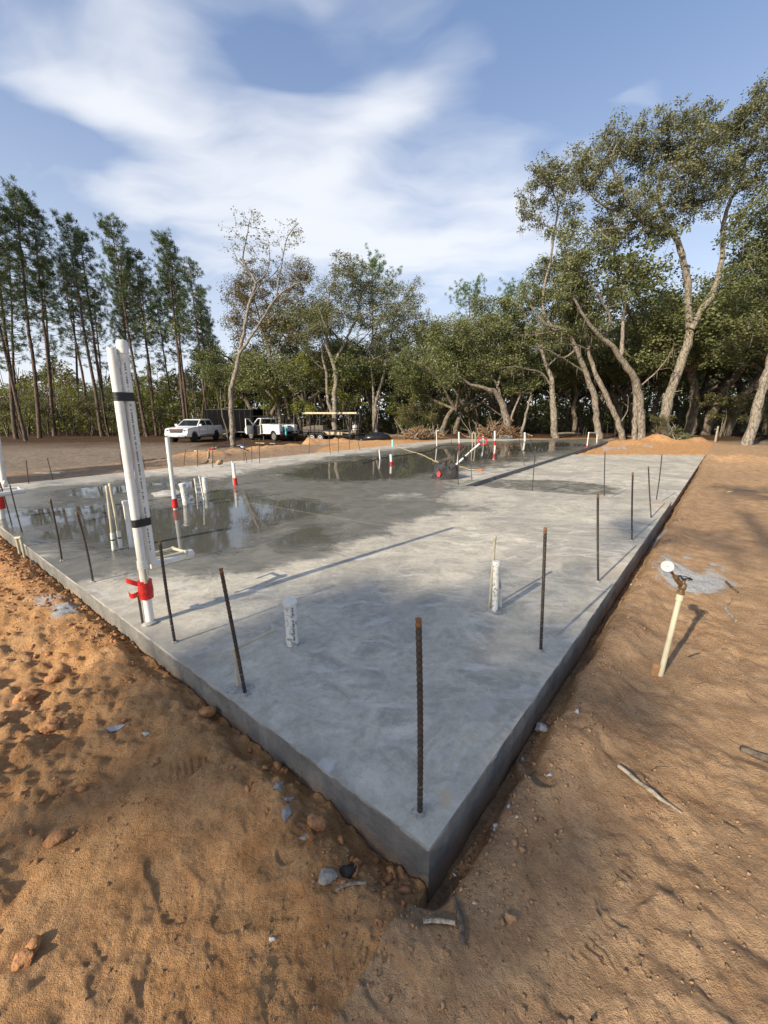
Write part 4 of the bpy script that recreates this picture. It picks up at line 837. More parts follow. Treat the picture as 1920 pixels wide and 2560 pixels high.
leaf_mass('undergrowth', 'light green undergrowth closing the view between the pine trunks', wood_points(1500, -200, 600, 47, 58, .2, lambda p, r, n: 2.0 + 4.5 * vnoise(p / 45, p * 0, 13), 21), .65, 14, .24, .12, 'spring', 22)
# thin stems in the shade, one mass
def stems(n, x0, x1, Y0, Y1, h0, h1, seed, name, label, mat):
    rg = np.random.default_rng(seed); VV, FF, n0 = [], [], 0
    for i in range(n):
        Y = rg.uniform(Y0, Y1); X = (rg.uniform(x0, x1) - 960) / 1000 * Y; z = float(ground_z(np.array([X]), np.array([Y]), False)[0]); h = rg.uniform(h0, h1); d = rg.normal(size=2) * .09 * h
        t = np.linspace(0, 1, 5)[:, None]; P = np.array([X, Y, z - .2]) + np.hstack([d * t, h * t]) ; P[1:4] += rg.normal(size=(3, 3)) * [.10, .1, 0]; r = rg.uniform(.03, .09)
        V, F = tube_arr(P, np.linspace(r, r * .4, 5), 5); VV.append(V); FF.append(F + n0); n0 += len(V)
    return tag(link(name, np_mesh(name, np.vstack(VV), [np.vstack(FF)], True), mat), label, None, None, 'stuff')
stems(170, 560, 2050, 36, 56, 3, 8, 1, 'thicket_stems', 'countless thin grey stems deep in the shaded wood', DBARK); stems(150, -150, 560, 42, 60, 3, 9, 2, 'thicket_stems', 'countless thin stems between the pines', PBARK)

# ================================================================== trees behind the camera that shade the front of the slab
def shade_trees():
    rg = np.random.default_rng(77); s = np.array(SV)
    polys = [(D2([(350, 1425), (440, 1400), (580, 1362), (700, 1304), (800, 1276), (900, 1266), (985, 1284), (1030, 1340), (1090, 1400), (1160, 1450), (1250, 1330), (1240, 1420), (1100, 1640), (1010, 1820), (940, 1900), (700, 1720), (480, 1540), (350, 1440)]), 2.4),
             (D2([(0, 1500), (340, 1440), (700, 1740), (900, 1900), (1000, 1900), (1120, 1640), (1150, 1640), (1170, 1760), (1150, 2000), (1050, 2600), (-200, 2600), (-300, 1600)]), .09),
             (D2([(1130, 1240), (1200, 1205), (1290, 1195), (1240, 1250), (1150, 1290)]), .75), (D2([(1290, 1170), (1340, 1130), (1420, 1110), (1400, 1150), (1330, 1200)]), .8),
             (D2([(1440, 1120), (1640, 1100), (1660, 1190), (1560, 1210), (1460, 1180)]), .3), (D2([(1500, 1230), (1660, 1220), (1660, 1440), (1560, 1420), (1450, 1330), (1440, 1260)]), .16), (D2([(1590, 1050), (1659, 1045), (1659, 1075), (1600, 1080)]), .7),
             (D2([(-60, 1060), (330, 1000), (330, 980), (-60, 1030)]), .8)]
    polys.append((D2([(315, 1385), (330, 1440), (470, 1570), (690, 1760), (890, 1920), (960, 1960), (935, 1830), (520, 1515), (330, 1400)]), 1.5))
    polys.append((D2([(800, 1700), (1000, 1560), (1170, 1480), (1120, 1650), (1000, 1880), (930, 1960), (820, 1850)]), 2.4))
    pts = []
    for P, dn in polys:
        g = np.array([gp(max(-2500, a), max(b, 1120), -.05)[:2] for a, b in P]); lo, hi = g.min(0), g.max(0); lo = np.maximum(lo, -14); hi = np.minimum(hi, 14)
        n = int((hi - lo).prod() * 12 * dn); q = rg.uniform(lo, hi, (n, 2)); k = inside(q[:, 0], q[:, 1], g); q = q[k]
        if dn < .5: q = q + rg.normal(size=q.shape) * .35
        pts.append(q)
    q = np.vstack(pts); q = np.column_stack([q, np.full(len(q), -.1)])
    t = rg.uniform(21, 31, len(q)); C = q + s * t[:, None]
    tr = [(-19.5, -13.5), (-12.5, -18.0), (-22.5, -6.0)]
    names = ['shade giving oak behind the photographer, nearest the slab corner', 'shade giving oak behind the photographer, standing farthest back', 'shade giving oak left behind the photographer']
    near = np.argmin(np.stack([np.hypot(C[:, 0] - a, C[:, 1] - b) for a, b in tr], 1), 1)
    for i, (a, b) in enumerate(tr):
        c = C[near == i]
        if len(c) < 5: continue
        z = gz(a, b); ctr = c.mean(0)
        limbs = [(np.array([[a, b, z - .3], [a + .2, b, z + 3], [a * .7 + ctr[0] * .3, b * .7 + ctr[1] * .3, z + 7], ctr]), np.array([.38, .3, .22, .08]))]
        make_tree('oak_tree', names[i], limbs, c[::3], 'oak', seed=900 + i, per=1, base=(a, b, z), zskip=4, twig=.3)
        V, T = leaves(c, .55, 9, .28, .19, rg); root = [o for o in bpy.data.objects if o.get('label') == names[i]][0]
        old = [ch for ch in root.children if ch.name.startswith('crown')][0]; me = leaf_mesh('crown', V - np.array([a, b, z]), T); me.materials.append(LEAF['oak']); old.data = me
shade_trees()

# ================================================================== THINGS STANDING ON THE SLAB
def m_rebar(nt, b):
    tc = nd(nt, 'ShaderNodeTexCoord'); P = tc.outputs['Object']; G = nd(nt, 'ShaderNodeSeparateXYZ'); put(nt, tc.outputs['Generated'], G.inputs[0])
    n = noise(nt, P, 30, 4, .65); n2 = noise(nt, P, 9, 3)
    c = mixc(nt, ramp(nt, n, .35, .65), (.040, .037, .036), (.070, .056, .046))
    c = mixc(nt, mth(nt, 'MULTIPLY', ramp(nt, n2, .52, .66), .35), c, (.16, .085, .045))
    c = mixc(nt, mth(nt, 'MULTIPLY', ramp(nt, G.outputs[2], .955, .985), .8), c, (.28, .125, .045))
    sp = mth(nt, 'MULTIPLY', ramp(nt, noise(nt, P, 26, 3), .58, .66), ramp(nt, G.outputs[2], .5, .1))
    sp = mth(nt, 'MAXIMUM', sp, ramp(nt, G.outputs[2], .045, .03))
    c = mixc(nt, sp, c, (.42, .41, .38))
    put(nt, c, b.inputs['Base Color']); b.inputs['Roughness'].default_value = .6; b.inputs['Metallic'].default_value = .35
REBAR = material('rebar_steel', m_rebar)
def m_pvc(splash):
    def fn(nt, b):
        tc = nd(nt, 'ShaderNodeTexCoord'); P = tc.outputs['Object']; G = nd(nt, 'ShaderNodeSeparateXYZ'); put(nt, tc.outputs['Generated'], G.inputs[0])
        n = noise(nt, P, 7, 4); c = mixc(nt, ramp(nt, n, .35, .75), (.76, .75, .69), (.64, .62, .55))
        d = mth(nt, 'MULTIPLY', ramp(nt, noise(nt, P, 34, 5, .7), .50, .60), ramp(nt, G.outputs[2], splash, splash * .3)) if splash else 0
        d = mth(nt, 'MAXIMUM', d, ramp(nt, mth(nt, 'ADD', G.outputs[2], mth(nt, 'MULTIPLY', noise(nt, P, 18, 4), .25)), .26, .16)) if splash else 0
        sm = mth(nt, 'MULTIPLY', ramp(nt, noise(nt, P, 11, 5, .7), .54, .70), .38); c = mixc(nt, sm, c, (.42, .35, .25))
        if splash: c = mixc(nt, d, c, (.30, .29, .27))
        put(nt, c, b.inputs['Base Color']); b.inputs['Roughness'].default_value = .36
    return fn
PVC = material('white_pvc', m_pvc(0)); PVCS = material('mortar_splashed_pvc', m_pvc(1.6)); PVCL = material('low_splashed_pvc', m_pvc(.55))
CPVC = plain('cream_cpvc', (.50, .455, .33), .4, var=.06); RED = plain('red_tape', (.62, .022, .018), .42, var=.12, scale=40, bmp=.5); BLK = plain('black_tape', (.012, .012, .013), .45, var=.1, scale=40, bmp=.4)
PRINT = plain('pipe_print', (.06, .06, .08), .6); GREYM = plain('mortar', (.36, .35, .33), .9, scale=30, bmp=.8); AQUA = plain('aqua_pipe', (.30, .62, .58), .5)
def stand(b, t, z=0.):
    B = gp(*b, z); return B, at(*t, B[1])
def rebar(b, t, label, r=.008, rib=False, z=0., grp=None):
    B, T = stand(b, t, z); L = np.linalg.norm(T - B); m = MB()
    bend = np.random.default_rng(int(b[0] * 7)).normal(size=3) * .006 * L; bend[2] = 0
    n = max(8, int(L / .011)) if rib else 7
    tt = np.linspace(-.05 / L, 1, n)[:, None]; P = B + (T - B) * tt + np.sin(math.pi * np.clip(tt, 0, 1)) * bend
    R = np.where(np.arange(n) % 2 == 0, r * 1.13, r * .93) if rib else np.full(n, r)
    m.tube(P, R, 10 if rib else 7)
    o = solo(m, 'rebar_dowel', REBAR, label, 'rebar', B, grp, smooth=not rib)
    if rib:
        k = MB(); a = np.arange(14) * 6.283 / 14; rg = np.random.default_rng(int(b[1])); rr = r * 2.3 * (1 + .3 * rg.normal(size=14))
        V = [(B[0], B[1], .012)] + [(B[0] + r * 1.2 * math.cos(q), B[1] + r * 1.2 * math.sin(q), .014) for q in a] + [(B[0] + x * math.cos(q), B[1] + x * math.sin(q), .001) for x, q in zip(rr, a)]
        k.add(V, [(0, 1 + i, 1 + (i + 1) % 14) for i in range(14)] + [(1 + i, 15 + i, 15 + (i + 1) % 14, 1 + (i + 1) % 14) for i in range(14)]); k.build('mortar_collar', GREYM, o, smooth=True)
    return o
dd = lambda x, y: (x * KD, y * KD)
g1 = 'rebar dowels along the slab edges'
for b, t, r, rib, lab in [
    (dd(907, 1757), dd(904, 1337), .0105, True, 'nearest rebar dowel, ribbed and rust tipped, at the front corner of the slab'),
    (dd(530, 1500), dd(477, 1228), .0095, True, 'ribbed rebar dowel beside the bent cream pipe on the left edge'),
    (dd(378, 1388), dd(345, 1168), .009, True, 'ribbed rebar dowel just right of the tall white pipe bundle'),
    (dd(201, 1257), dd(165, 1106), .009, True, 'dark rebar dowel left of the pipe bundle, third along the left edge'),
    (dd(134, 1211), dd(108, 1077), .009, True, 'rust topped rebar dowel nearest right of the cream pipe loop'),
    (dd(47.5, 1150), dd(21, 1047), .008, False, 'dark leaning rebar dowel above the cream pipe loop'),
    (dd(25, 1133), dd(0, 1042), .008, False, 'dark rebar dowel at the left edge of the picture by the red taped pipe'),
    (dd(1168, 1406), dd(1178, 1140), .0098, True, 'tall rebar dowel with orange rust tip on the right edge'),
    (dd(1292, 1257), dd(1291.5, 1067), .0095, True, 'second rebar dowel along the right edge, mortar splashed at its foot'),
    (dd(1365, 1168), dd(1367, 1020), .0095, True, 'third rebar dowel along the right edge with pale lower third'),
    (dd(1406.6, 1118.5), dd(1400.7, 1007), .009, False, 'fourth rebar dowel along the right edge, by the notch of the slab'),
    (dd(1418, 1078.5), dd(1430, 981), .009, False, 'leaning rebar dowel on the right edge beyond the notch'),
    (dd(1305.3, 1070), dd(1307, 975.5), .009, False, 'upright rebar dowel at the front of the sunken garage floor'),
    (dd(1149.5, 1060), dd(1156.6, 965), .009, False, 'thin rebar dowel at the middle of the garage floor front'),
    (dd(989.5, 1048), dd(990, 955), .009, False, 'rebar dowel right in front of the black covered saw'),
    (dd(1019.5, 1038.6), dd(1013, 957), .008, False, 'leaning rebar dowel between the saw and the sunken garage floor'),
    (dd(1133, 1005.6), dd(1120.8, 946), .010, False, 'pale leaning rebar dowel beside the far step edge'),
    (dd(1157.5, 997), dd(1143, 938.6), .010, False, 'pale bent rebar dowel right next to the far step edge')]:
    rebar(b, t, lab, r, rib, grp=g1)
for b, t, lab in [((1441, 1120), (1447, 1069), 'first thin far dowel of the bunch by the white frame pipe'), ((1452, 1122), (1461, 1069), 'second thin far dowel of the bunch by the white frame pipe'), ((1455, 1120), (1467, 1072), 'third leaning far dowel of the bunch by the white frame pipe'), ((1517, 1100), (1519, 1061), 'far dowel in front of the curved pale oak'), ((1537, 1098), (1539.5, 1056), 'farthest right dowel at the house slab corner'),
                  ((1128.7, 1115), (1128.7, 1069), 'far dowel left of the red banded white pipe'), ((1191, 1106), (1191, 1069), 'far dowel behind the cream pipe hoop'), ((72, 1209), (65, 1150), 'far edge dowel above the plank at far left'), ((132.5, 1200), (118, 1144), 'far edge dowel at the right end of the plank'), ((308, 1180), (299.5, 1134), 'far edge dowel hidden half by the pipe bundle'), ((363, 1174), (356.5, 1142), 'far edge dowel right of the pipe bundle'),
                  ((460, 1164), (464, 1123), 'far edge dowel left of the grey tank'), ((494.5, 1167), (494.5, 1120), 'far edge dowel in front of the grey tank'), ((531.6, 1169), (531.6, 1118), 'far edge dowel right of the red engine'), ((610, 1153.6), (610, 1098), 'far edge dowel below the blue bucket'), ((617, 1157), (613, 1128), 'short far edge dowel under the blue bucket'), ((630, 1154.6), (629.5, 1101), 'far edge dowel right of the blue bucket'), ((649, 1157), (647.4, 1098), 'tall far edge dowel below the service truck door'),
                  ((772, 1135), (775, 1091), 'far edge dowel in front of the trailer wheels'), ((826, 1136.7), (822, 1091), 'far edge dowel right of the trailer wheels'), ((846, 1133), (846, 1091), 'far edge dowel below the mesh gate'), ((873, 1125), (875, 1085), 'far edge dowel below the white jug'), ((900, 1126.6), (893.5, 1090), 'far edge dowel right of the mesh gate')]:
    rebar(b, t, lab, .010, False, grp='thin far rebar dowels')
def vpipe(m, B, T, r, k=18, cap=0.):
    B = np.array(B, float); T = np.array(T, float); d = (T - B) / np.linalg.norm(T - B); m.tube([B - d * .03, T], [r, r], k)
def cap(o, T, d, r, mat=None, h=.05, name='pipe_cap'):
    d = np.array(d) / np.linalg.norm(d); m = MB(); m.tube([T - d * h * .55, T - d * h * .5, T + d * h * .3, T + d * h * .42], [r * 1.04, r * 1.17, r * 1.17, r * 1.0], 18); return m.build(name, mat or PVC, o, smooth=True)
def band(o, P, Q, r, mat, name, n=5, k=18, wob=.03, seed=1):
    rg = np.random.default_rng(seed); m = MB(); t = np.linspace(0, 1, n)[:, None]; m.tube(P + (Q - P) * t, r * (1.03 + wob * rg.uniform(0, 1, n)), k); return m.build(name, mat, o, smooth=True)
def marks(o, A, Bv, nrm, seed, size=.008, n=26, mat=None):
    """worn, illegible stencil line along a pipe: small thin plates"""
    rg = np.random.default_rng(seed); m = MB(); A = np.array(A); Bv = np.array(Bv); d = (Bv - A) / np.linalg.norm(Bv - A); L = np.linalg.norm(Bv - A); s = 0.; nrm = np.array(nrm) / np.linalg.norm(nrm); q = np.cross(d, nrm)
    while s < L:
        l = rg.uniform(.4, .9) * size
        if rg.uniform() < .78: m.box(A + d * s + nrm * .0006, (l, size * rg.uniform(.8, 1.2), .0009), np.stack([d, q, nrm], 1))
        s += l + size * .45
    return tag(m.build('printed_marks', mat or PRINT, o), kind='stuff')
# --- tall taped bundle
def bundle():
    B = gd(325, 1345); Y = B[1]; r = .0285
    o = thing('pipe_bundle', 'tall taped bundle of two white pipes with red band and side loops', 'pipes', B)
    T1 = at(*dd(241, 752), Y + .02); T2 = at(*dd(264, 748), Y + .06); foot2 = at(379, 1398, Y + .07)
    m = MB(); vpipe(m, B, T1, r, 22); m.build('pipe', PVC, o, smooth=True)
    m = MB(); vpipe(m, foot2, T2, r, 22); m.build('pipe', PVC, o, smooth=True); d = T2 - foot2; cap(o, T2, d, r, h=.085)
    d1 = (T1 - B) / np.linalg.norm(T1 - B)
    def joint(zf, h, name, mat, rr, seed):
        P = B + (T1 - B) * zf; Q = foot2 + (T2 - foot2) * ((P[2] - foot2[2]) / (T2[2] - foot2[2])); m = MB(); ax = (Q - P); ax /= np.linalg.norm(ax); nn = np.cross(d1, ax); ring = []
        for a in np.linspace(-math.pi / 2, math.pi / 2, 9): ring.append(Q + rr * (math.cos(a) * ax + math.sin(a) * nn))
        for a in np.linspace(math.pi / 2, 1.5 * math.pi, 9): ring.append(P + rr * (math.cos(a) * ax + math.sin(a) * nn))
        n = len(ring); V = [p - d1 * h / 2 for p in ring] + [p + d1 * h / 2 for p in ring]; m.add(V, [(i, (i + 1) % n, n + (i + 1) % n, n + i) for i in range(n)]); m.build(name, mat, o, smooth=True)
    joint(.845, .055, 'black_tape', BLK, r * 1.05, 1); joint(.40, .055, 'black_tape', BLK, r * 1.05, 2)
    P = B + d1 * .20; Q = B + d1 * .335; t_ = band(o, P, Q, .044, RED, 'red_tape', 6, 18, .12, 3)
    rg = np.random.default_rng(3); m = MB()
    for (z0, l, s) in ((.31, .075, 1), (.235, .07, -1)):
        p0 = B + d1 * z0 + np.array([-.05, -.01, 0]); k = [p0 + np.array([-l * t + .0, -.02 * math.sin(t * 3), .02 * s * math.sin(t * 2.4) + .012 * t]) for t in np.linspace(0, 1, 6)]
        V = [p + np.array([0, 0, .02]) for p in k] + [p - np.array([0, 0, .018]) for p in k] ; V += [p + np.array([0, .003, .02]) for p in k] + [p + np.array([0, .003, -.018]) for p in k]
        m.add(V, [(i, i + 1, 7 + i, 6 + i) for i in range(5)] + [(12 + i, 18 + i, 19 + i, 13 + i) for i in range(5)] + [(5, 11, 23, 17)])
    m.build('tape_tail', RED, t_)
    f = B + d1 * .455; band(o, f - d1 * .03, f + d1 * .03, r * 1.12, PVC, 'coupling', 3, 20, 0.)
    # side loop of thin pipe and the capped drain stub
    z = .45; a = gp(363, 1404, z); b_ = gp(464, 1380, z); c = gp(433, 1371, z); e = gp(386, 1383, z); m = MB(); m.tube([a, b_], .0125, 10); m.tube([b_, c], .0125, 10); m.tube([c, e], .0125, 10); m.tube([a, a - np.array([0, 0, .10])], .0125, 10)
    lp = m.build('side_loop', CPVC, o, smooth=True); 
    for p in (a, b_, c): m = MB(); m.blob(p, (.019, .019, .019), 1, 2, 0); m.build('elbow', CPVC, lp, smooth=True)
    p = gp(375, 1413, .42); q = gp(474, 1384, .42); m = MB(); m.tube([p, q], .028, 18); s = m.build('drain_stub', PVC, o, smooth=True); cap(s, q, q - p, .028, h=.06)
    m = MB(); m.tube([B + d1 * .02 + np.array([-.048, -.015, -.03]), B + d1 * .23 + np.array([-.05, -.015, 0])], .0085, 8); m.build('rebar', REBAR, o, smooth=True)
    m = MB(); m.tube([B + d1 * .33 + np.array([.03, -.035, 0]), B + d1 * .44 + np.array([.03, -.035, 0])], .012, 10); m.build('small_pipe', CPVC, o, smooth=True)
    n = np.array([.55, -.83, 0.]); dd2 = (T2 - foot2); side_ = np.cross(dd2 / np.linalg.norm(dd2), n)
    marks(o, foot2 + dd2 * .05 + n * (r + .0003), foot2 + dd2 * .93 + n * (r + .0003), n, 5, .009)
    m = MB(); m.blob(B + np.array([0, 0, .0]), (.055, .055, .022), 4, 2, .4); m.build('mortar_collar', GREYM, o, smooth=True)
bundle()
# --- second bundle cut by the left picture edge
def bundle2():
    B = gp(6, 1297); o = thing('pipe_bundle', 'white pipe bundle with red tape cut off by the left picture edge', 'pipes', B); Y = B[1]; r = .037
    T = at(-28, 1085, Y); m = MB(); vpipe(m, B, T, r); m.build('pipe', PVC, o, smooth=True); d = (T - B) / np.linalg.norm(T - B); band(o, B + d * .16, B + d * .36, .05, RED, 'red_tape', 6, 18, .12, 4)
    m = MB(); vpipe(m, B + d * .5 + np.array([.075, .03, 0]), T + np.array([.075, .03, 0]), r); m.build('pipe', PVC, o, smooth=True)
    m = MB(); p = gp(-10, 1238, .5); q = gp(60, 1227, .5); m.tube([p, q], .03, 16); m.tube([gp(-10, 1224, .5), gp(44, 1219, .5), gp(52, 1224, .5)], .012, 8); m.build('drain_stub', PVC, o, smooth=True); m = MB(); m.cyl(gp(10, 1207, .62), gp(15, 1207, .62), .03); m.build('pipe_cap', PVC, o, smooth=True)
bundle2()
def single(name, label, parts, cat='pipe', grp=None, z=0.):
    """parts: (base px, top px, radius, material, cap?, part name, y offset)"""
    B0 = gp(*parts[0][0], z); o = thing(name, label, cat, B0, group=grp)
    for (b, t, r, mat, cp, pn) in parts:
        B = gp(*b, z); T = at(*t, B[1]); m = MB(); vpipe(m, B, T, r, 16); q = m.build(pn, mat, o, smooth=True)
        if cp: cap(q, T, T - B, r, mat, .04)
    return o, B0
def redband(o, b, t, f0, f1, r, z=0.):
    B = gp(*b, z); T = at(*t, B[1]); band(o, B + (T - B) * f0, B + (T - B) * f1, r, RED, 'red_tape', 4, 16, .1)
b, t = dd(379, 1100), dd(361, 945); o, _ = single('standpipe', 'tall white standpipe with red tape at its foot left of the capped stubs', [(b, t, .033, PVC, False, 'pipe'), (dd(377, 1100), dd(367, 1018), .014, PVC, False, 'small_pipe')]); redband(o, b, t, .02, .155, .040)
single('drain_stub', 'short white capped drain stub right of the tall standpipe', [(dd(402, 1090), dd(394, 1046), .050, PVCS, True, 'pipe')])
single('drain_stub', 'rough mortar covered drain stub in the puddle area', [(dd(445, 1064), dd(441, 1031), .050, PVCS, False, 'pipe')])
single('water_pipe', 'thin grey pipe pair between the two short drain stubs', [(dd(425, 1066), dd(420, 1033), .016, PVCS, False, 'pipe'), (dd(441, 1081), dd(430, 1027), .014, PVCS, False, 'pipe')], 'pipes')
b1, t1 = (285, 1377), (267, 1218); o, _ = single('water_pipe', 'pair of thin cream pipes with couplings left of the pipe bundle', [(b1, t1, .0145, CPVC, True, 'pipe'), ((304, 1372), (275, 1212), .0145, CPVC, True, 'pipe')], 'pipes')
for (b, t) in ((b1, t1), ((304, 1372), (275, 1212))):
    B = gp(*b); T = at(*t, B[1]); band(o, B + (T - B) * .0, B + (T - B) * .29, .020, PVCL, 'coupling', 3, 14, .0); band(o, B + (T - B) * .17, B + (T - B) * .19, .0215, BLK, 'black_tape', 3, 14, .0)
single('drain_pipe', 'capped white drain pipe close behind the pipe bundle', [((331, 1367), (315, 1255), .036, PVC, True, 'pipe'), ((326, 1368), (318, 1300), .013, PVC, False, 'small_pipe')])
b, t = dd(509, 1048), dd(504, 1000); o, _ = single('standpipe', 'short white pipe pair with red tape in the pale middle of the slab', [(b, t, .028, PVC, False, 'pipe'), (dd(505, 1046), dd(501, 996), .014, PVC, False, 'small_pipe')]); redband(o, b, t, .02, .33, .038)
# front right cluster
q4 = lambda x, y: (1180 + x / 4.366, 1280 + y / 4.366)
o, B = single('standpipe', 'mortar splashed capped pipe with thin cream pipe right of centre on the slab', [(q4(248, 1085), q4(268, 560), .024, PVCS, True, 'pipe'), (q4(190, 1048), q4(250, 280), .0105, CPVC, True, 'small_pipe'), (q4(312, 1050), q4(302, 640), .009, PVCS, False, 'small_pipe')], 'pipes')
m = MB(); m.blob(B + np.array([.01, .0, 0]), (.075, .06, .014), 9, 2, .5); m.build('mortar_collar', GREYM, o, smooth=True)
b, t = dd(632, 1392), dd(626, 1302); o, B = single('drain_stub', 'large white capped drain stub standing alone on the shaded slab', [(b, t, .040, PVCS, False, 'pipe')]); T = at(*t, B[1]); m = MB(); m.lathe([(.0395, -.01), (.0455, -.008), (.0465, .01), (.0455, .012), (.03, .0135), (.012, .015)], T, 28); m.build('pipe_cap', PVC, o, smooth=True)
marks(o, B + np.array([.022, -.0335, .03]), T + np.array([.022, -.0335, -.02]), (.5, -.86, 0), 8, .012, mat=plain('worn_print', (.12, .12, .13), .7)); m = MB(); m.blob(B, (.055, .052, .014), 11, 2, .5); m.build('mortar_collar', GREYM, o, smooth=True)
# bent thin pipe
B = gd(515, 1484); o = thing('bent_pipe', 'thin cream pipe bent level at knee height beside a rebar dowel', 'pipe', B); E_ = at(*dd(507, 1402), B[1]); H_ = gp(*dd(592, 1361), E_[2]); m = MB(); vpipe(m, B, E_, .0105, 12); m.build('riser', CPVC, o, smooth=True); m = MB(); m.tube([E_, H_], .0095, 12); a = m.build('arm', CPVC, o, smooth=True); cap(a, H_, H_ - E_, .0095, CPVC, .03); m = MB(); m.blob(E_, (.016, .016, .016), 1, 2, 0); m.build('elbow', CPVC, o, smooth=True)
m = MB(); m.blob(B + np.array([.02, -.02, 0]), (.07, .05, .012), 5, 2, .5); m.build('mortar_collar', GREYM, o, smooth=True)
# loops and far pipes
def hoop(name, label, a, b, ta, tb, r, mat, z=0., red=False):
    A = gp(*a, z); Bv = gp(*b, z); TA = at(*ta, A[1]); TB = at(*tb, Bv[1]); o = thing(name, label, 'pipe', A); m = MB(); m.tube([A - [0, 0, .05], TA], r, 10); m.build('riser', mat, o, smooth=True); m = MB(); m.tube([Bv - [0, 0, .05], TB], r, 10); m.build('riser', mat, o, smooth=True); m = MB(); m.tube([TA, TB], r * 1.15, 10); m.blob(TA, (r * 1.5,) * 3, 1, 2, 0); m.blob(TB, (r * 1.5,) * 3, 1, 2, 0); m.build('bend', mat, o, smooth=True)
    if red: band(o, A, A + np.array([0, 0, .07]), r * 1.3, RED, 'red_tape')
    return o
hoop('pipe_hoop', 'cream pipe hoop standing in the orange soil outside the left edge', (54, 1403), (66, 1411), (41, 1345), (51, 1344), .0135, CPVC, -.22)
hoop('pipe_hoop', 'yellowish pipe hoop far back on the wet slab', (1181, 1117), (1188, 1117), (1181, 1083), (1188, 1083), .02, CPVC)
hoop('pipe_hoop', 'wide white pipe frame at the far right corner of the house slab', (1467, 1118), (1492, 1107), (1472, 1082), (1493, 1082), .024, PVC, 0., True)
for b, t, r, red, lab in [((1148, 1118), (1147, 1080), .038, .12, 'white standpipe with red foot left of the saw handle'), ((1237, 1124), (1237, 1077), .040, .35, 'white standpipe with red band right of the saw handle'), ((1312, 1103), (1312, 1081), .050, 0, 'thick plain white standpipe far right on the wet slab'), ((1208, 1115), (1208, 1090), .030, 0, 'short white pipe seen through the red saw handle'), ((978, 1160), (977, 1136), .038, .12, 'short white stub with red foot in the middle of the wet floor'), ((950, 1148), (948, 1124), .022, 0, 'thin dark tipped pipe in the middle of the wet floor')]:
    o, _ = single('standpipe', lab, [(b, t, r, PVC, False, 'pipe')])
    if red: redband(o, b, t, max(0, red - .12), red + .14, r * 1.15)
single('pipe_stub', 'short aqua blue pipe stub at the far slab edge', [((982, 1116), (982, 1099), .06, AQUA, False, 'pipe')])
B = gp(1092, 1115); o = thing('water_pipe', 'thin white pipe with short side arm far back on the slab', 'pipe', B); T = at(1091, 1077, B[1]); m = MB(); m.tube([B, T], .022, 10); m.build('riser', PVC, o, smooth=True); m = MB(); m.tube([T, at(1097, 1077, B[1])], .02, 10); m.build('arm', PVC, o, smooth=True)
# loose concrete lump beside the floor box
m = MB(); lc = gp(412, 1238); m.blob(lc + np.array([0, 0, .01]), (.28, .16, .07), 21, 3, .5); solo(m, 'concrete_lump', GREYM, 'rough lump of spare concrete beside the dark floor opening', 'concrete', lc, smooth=True)
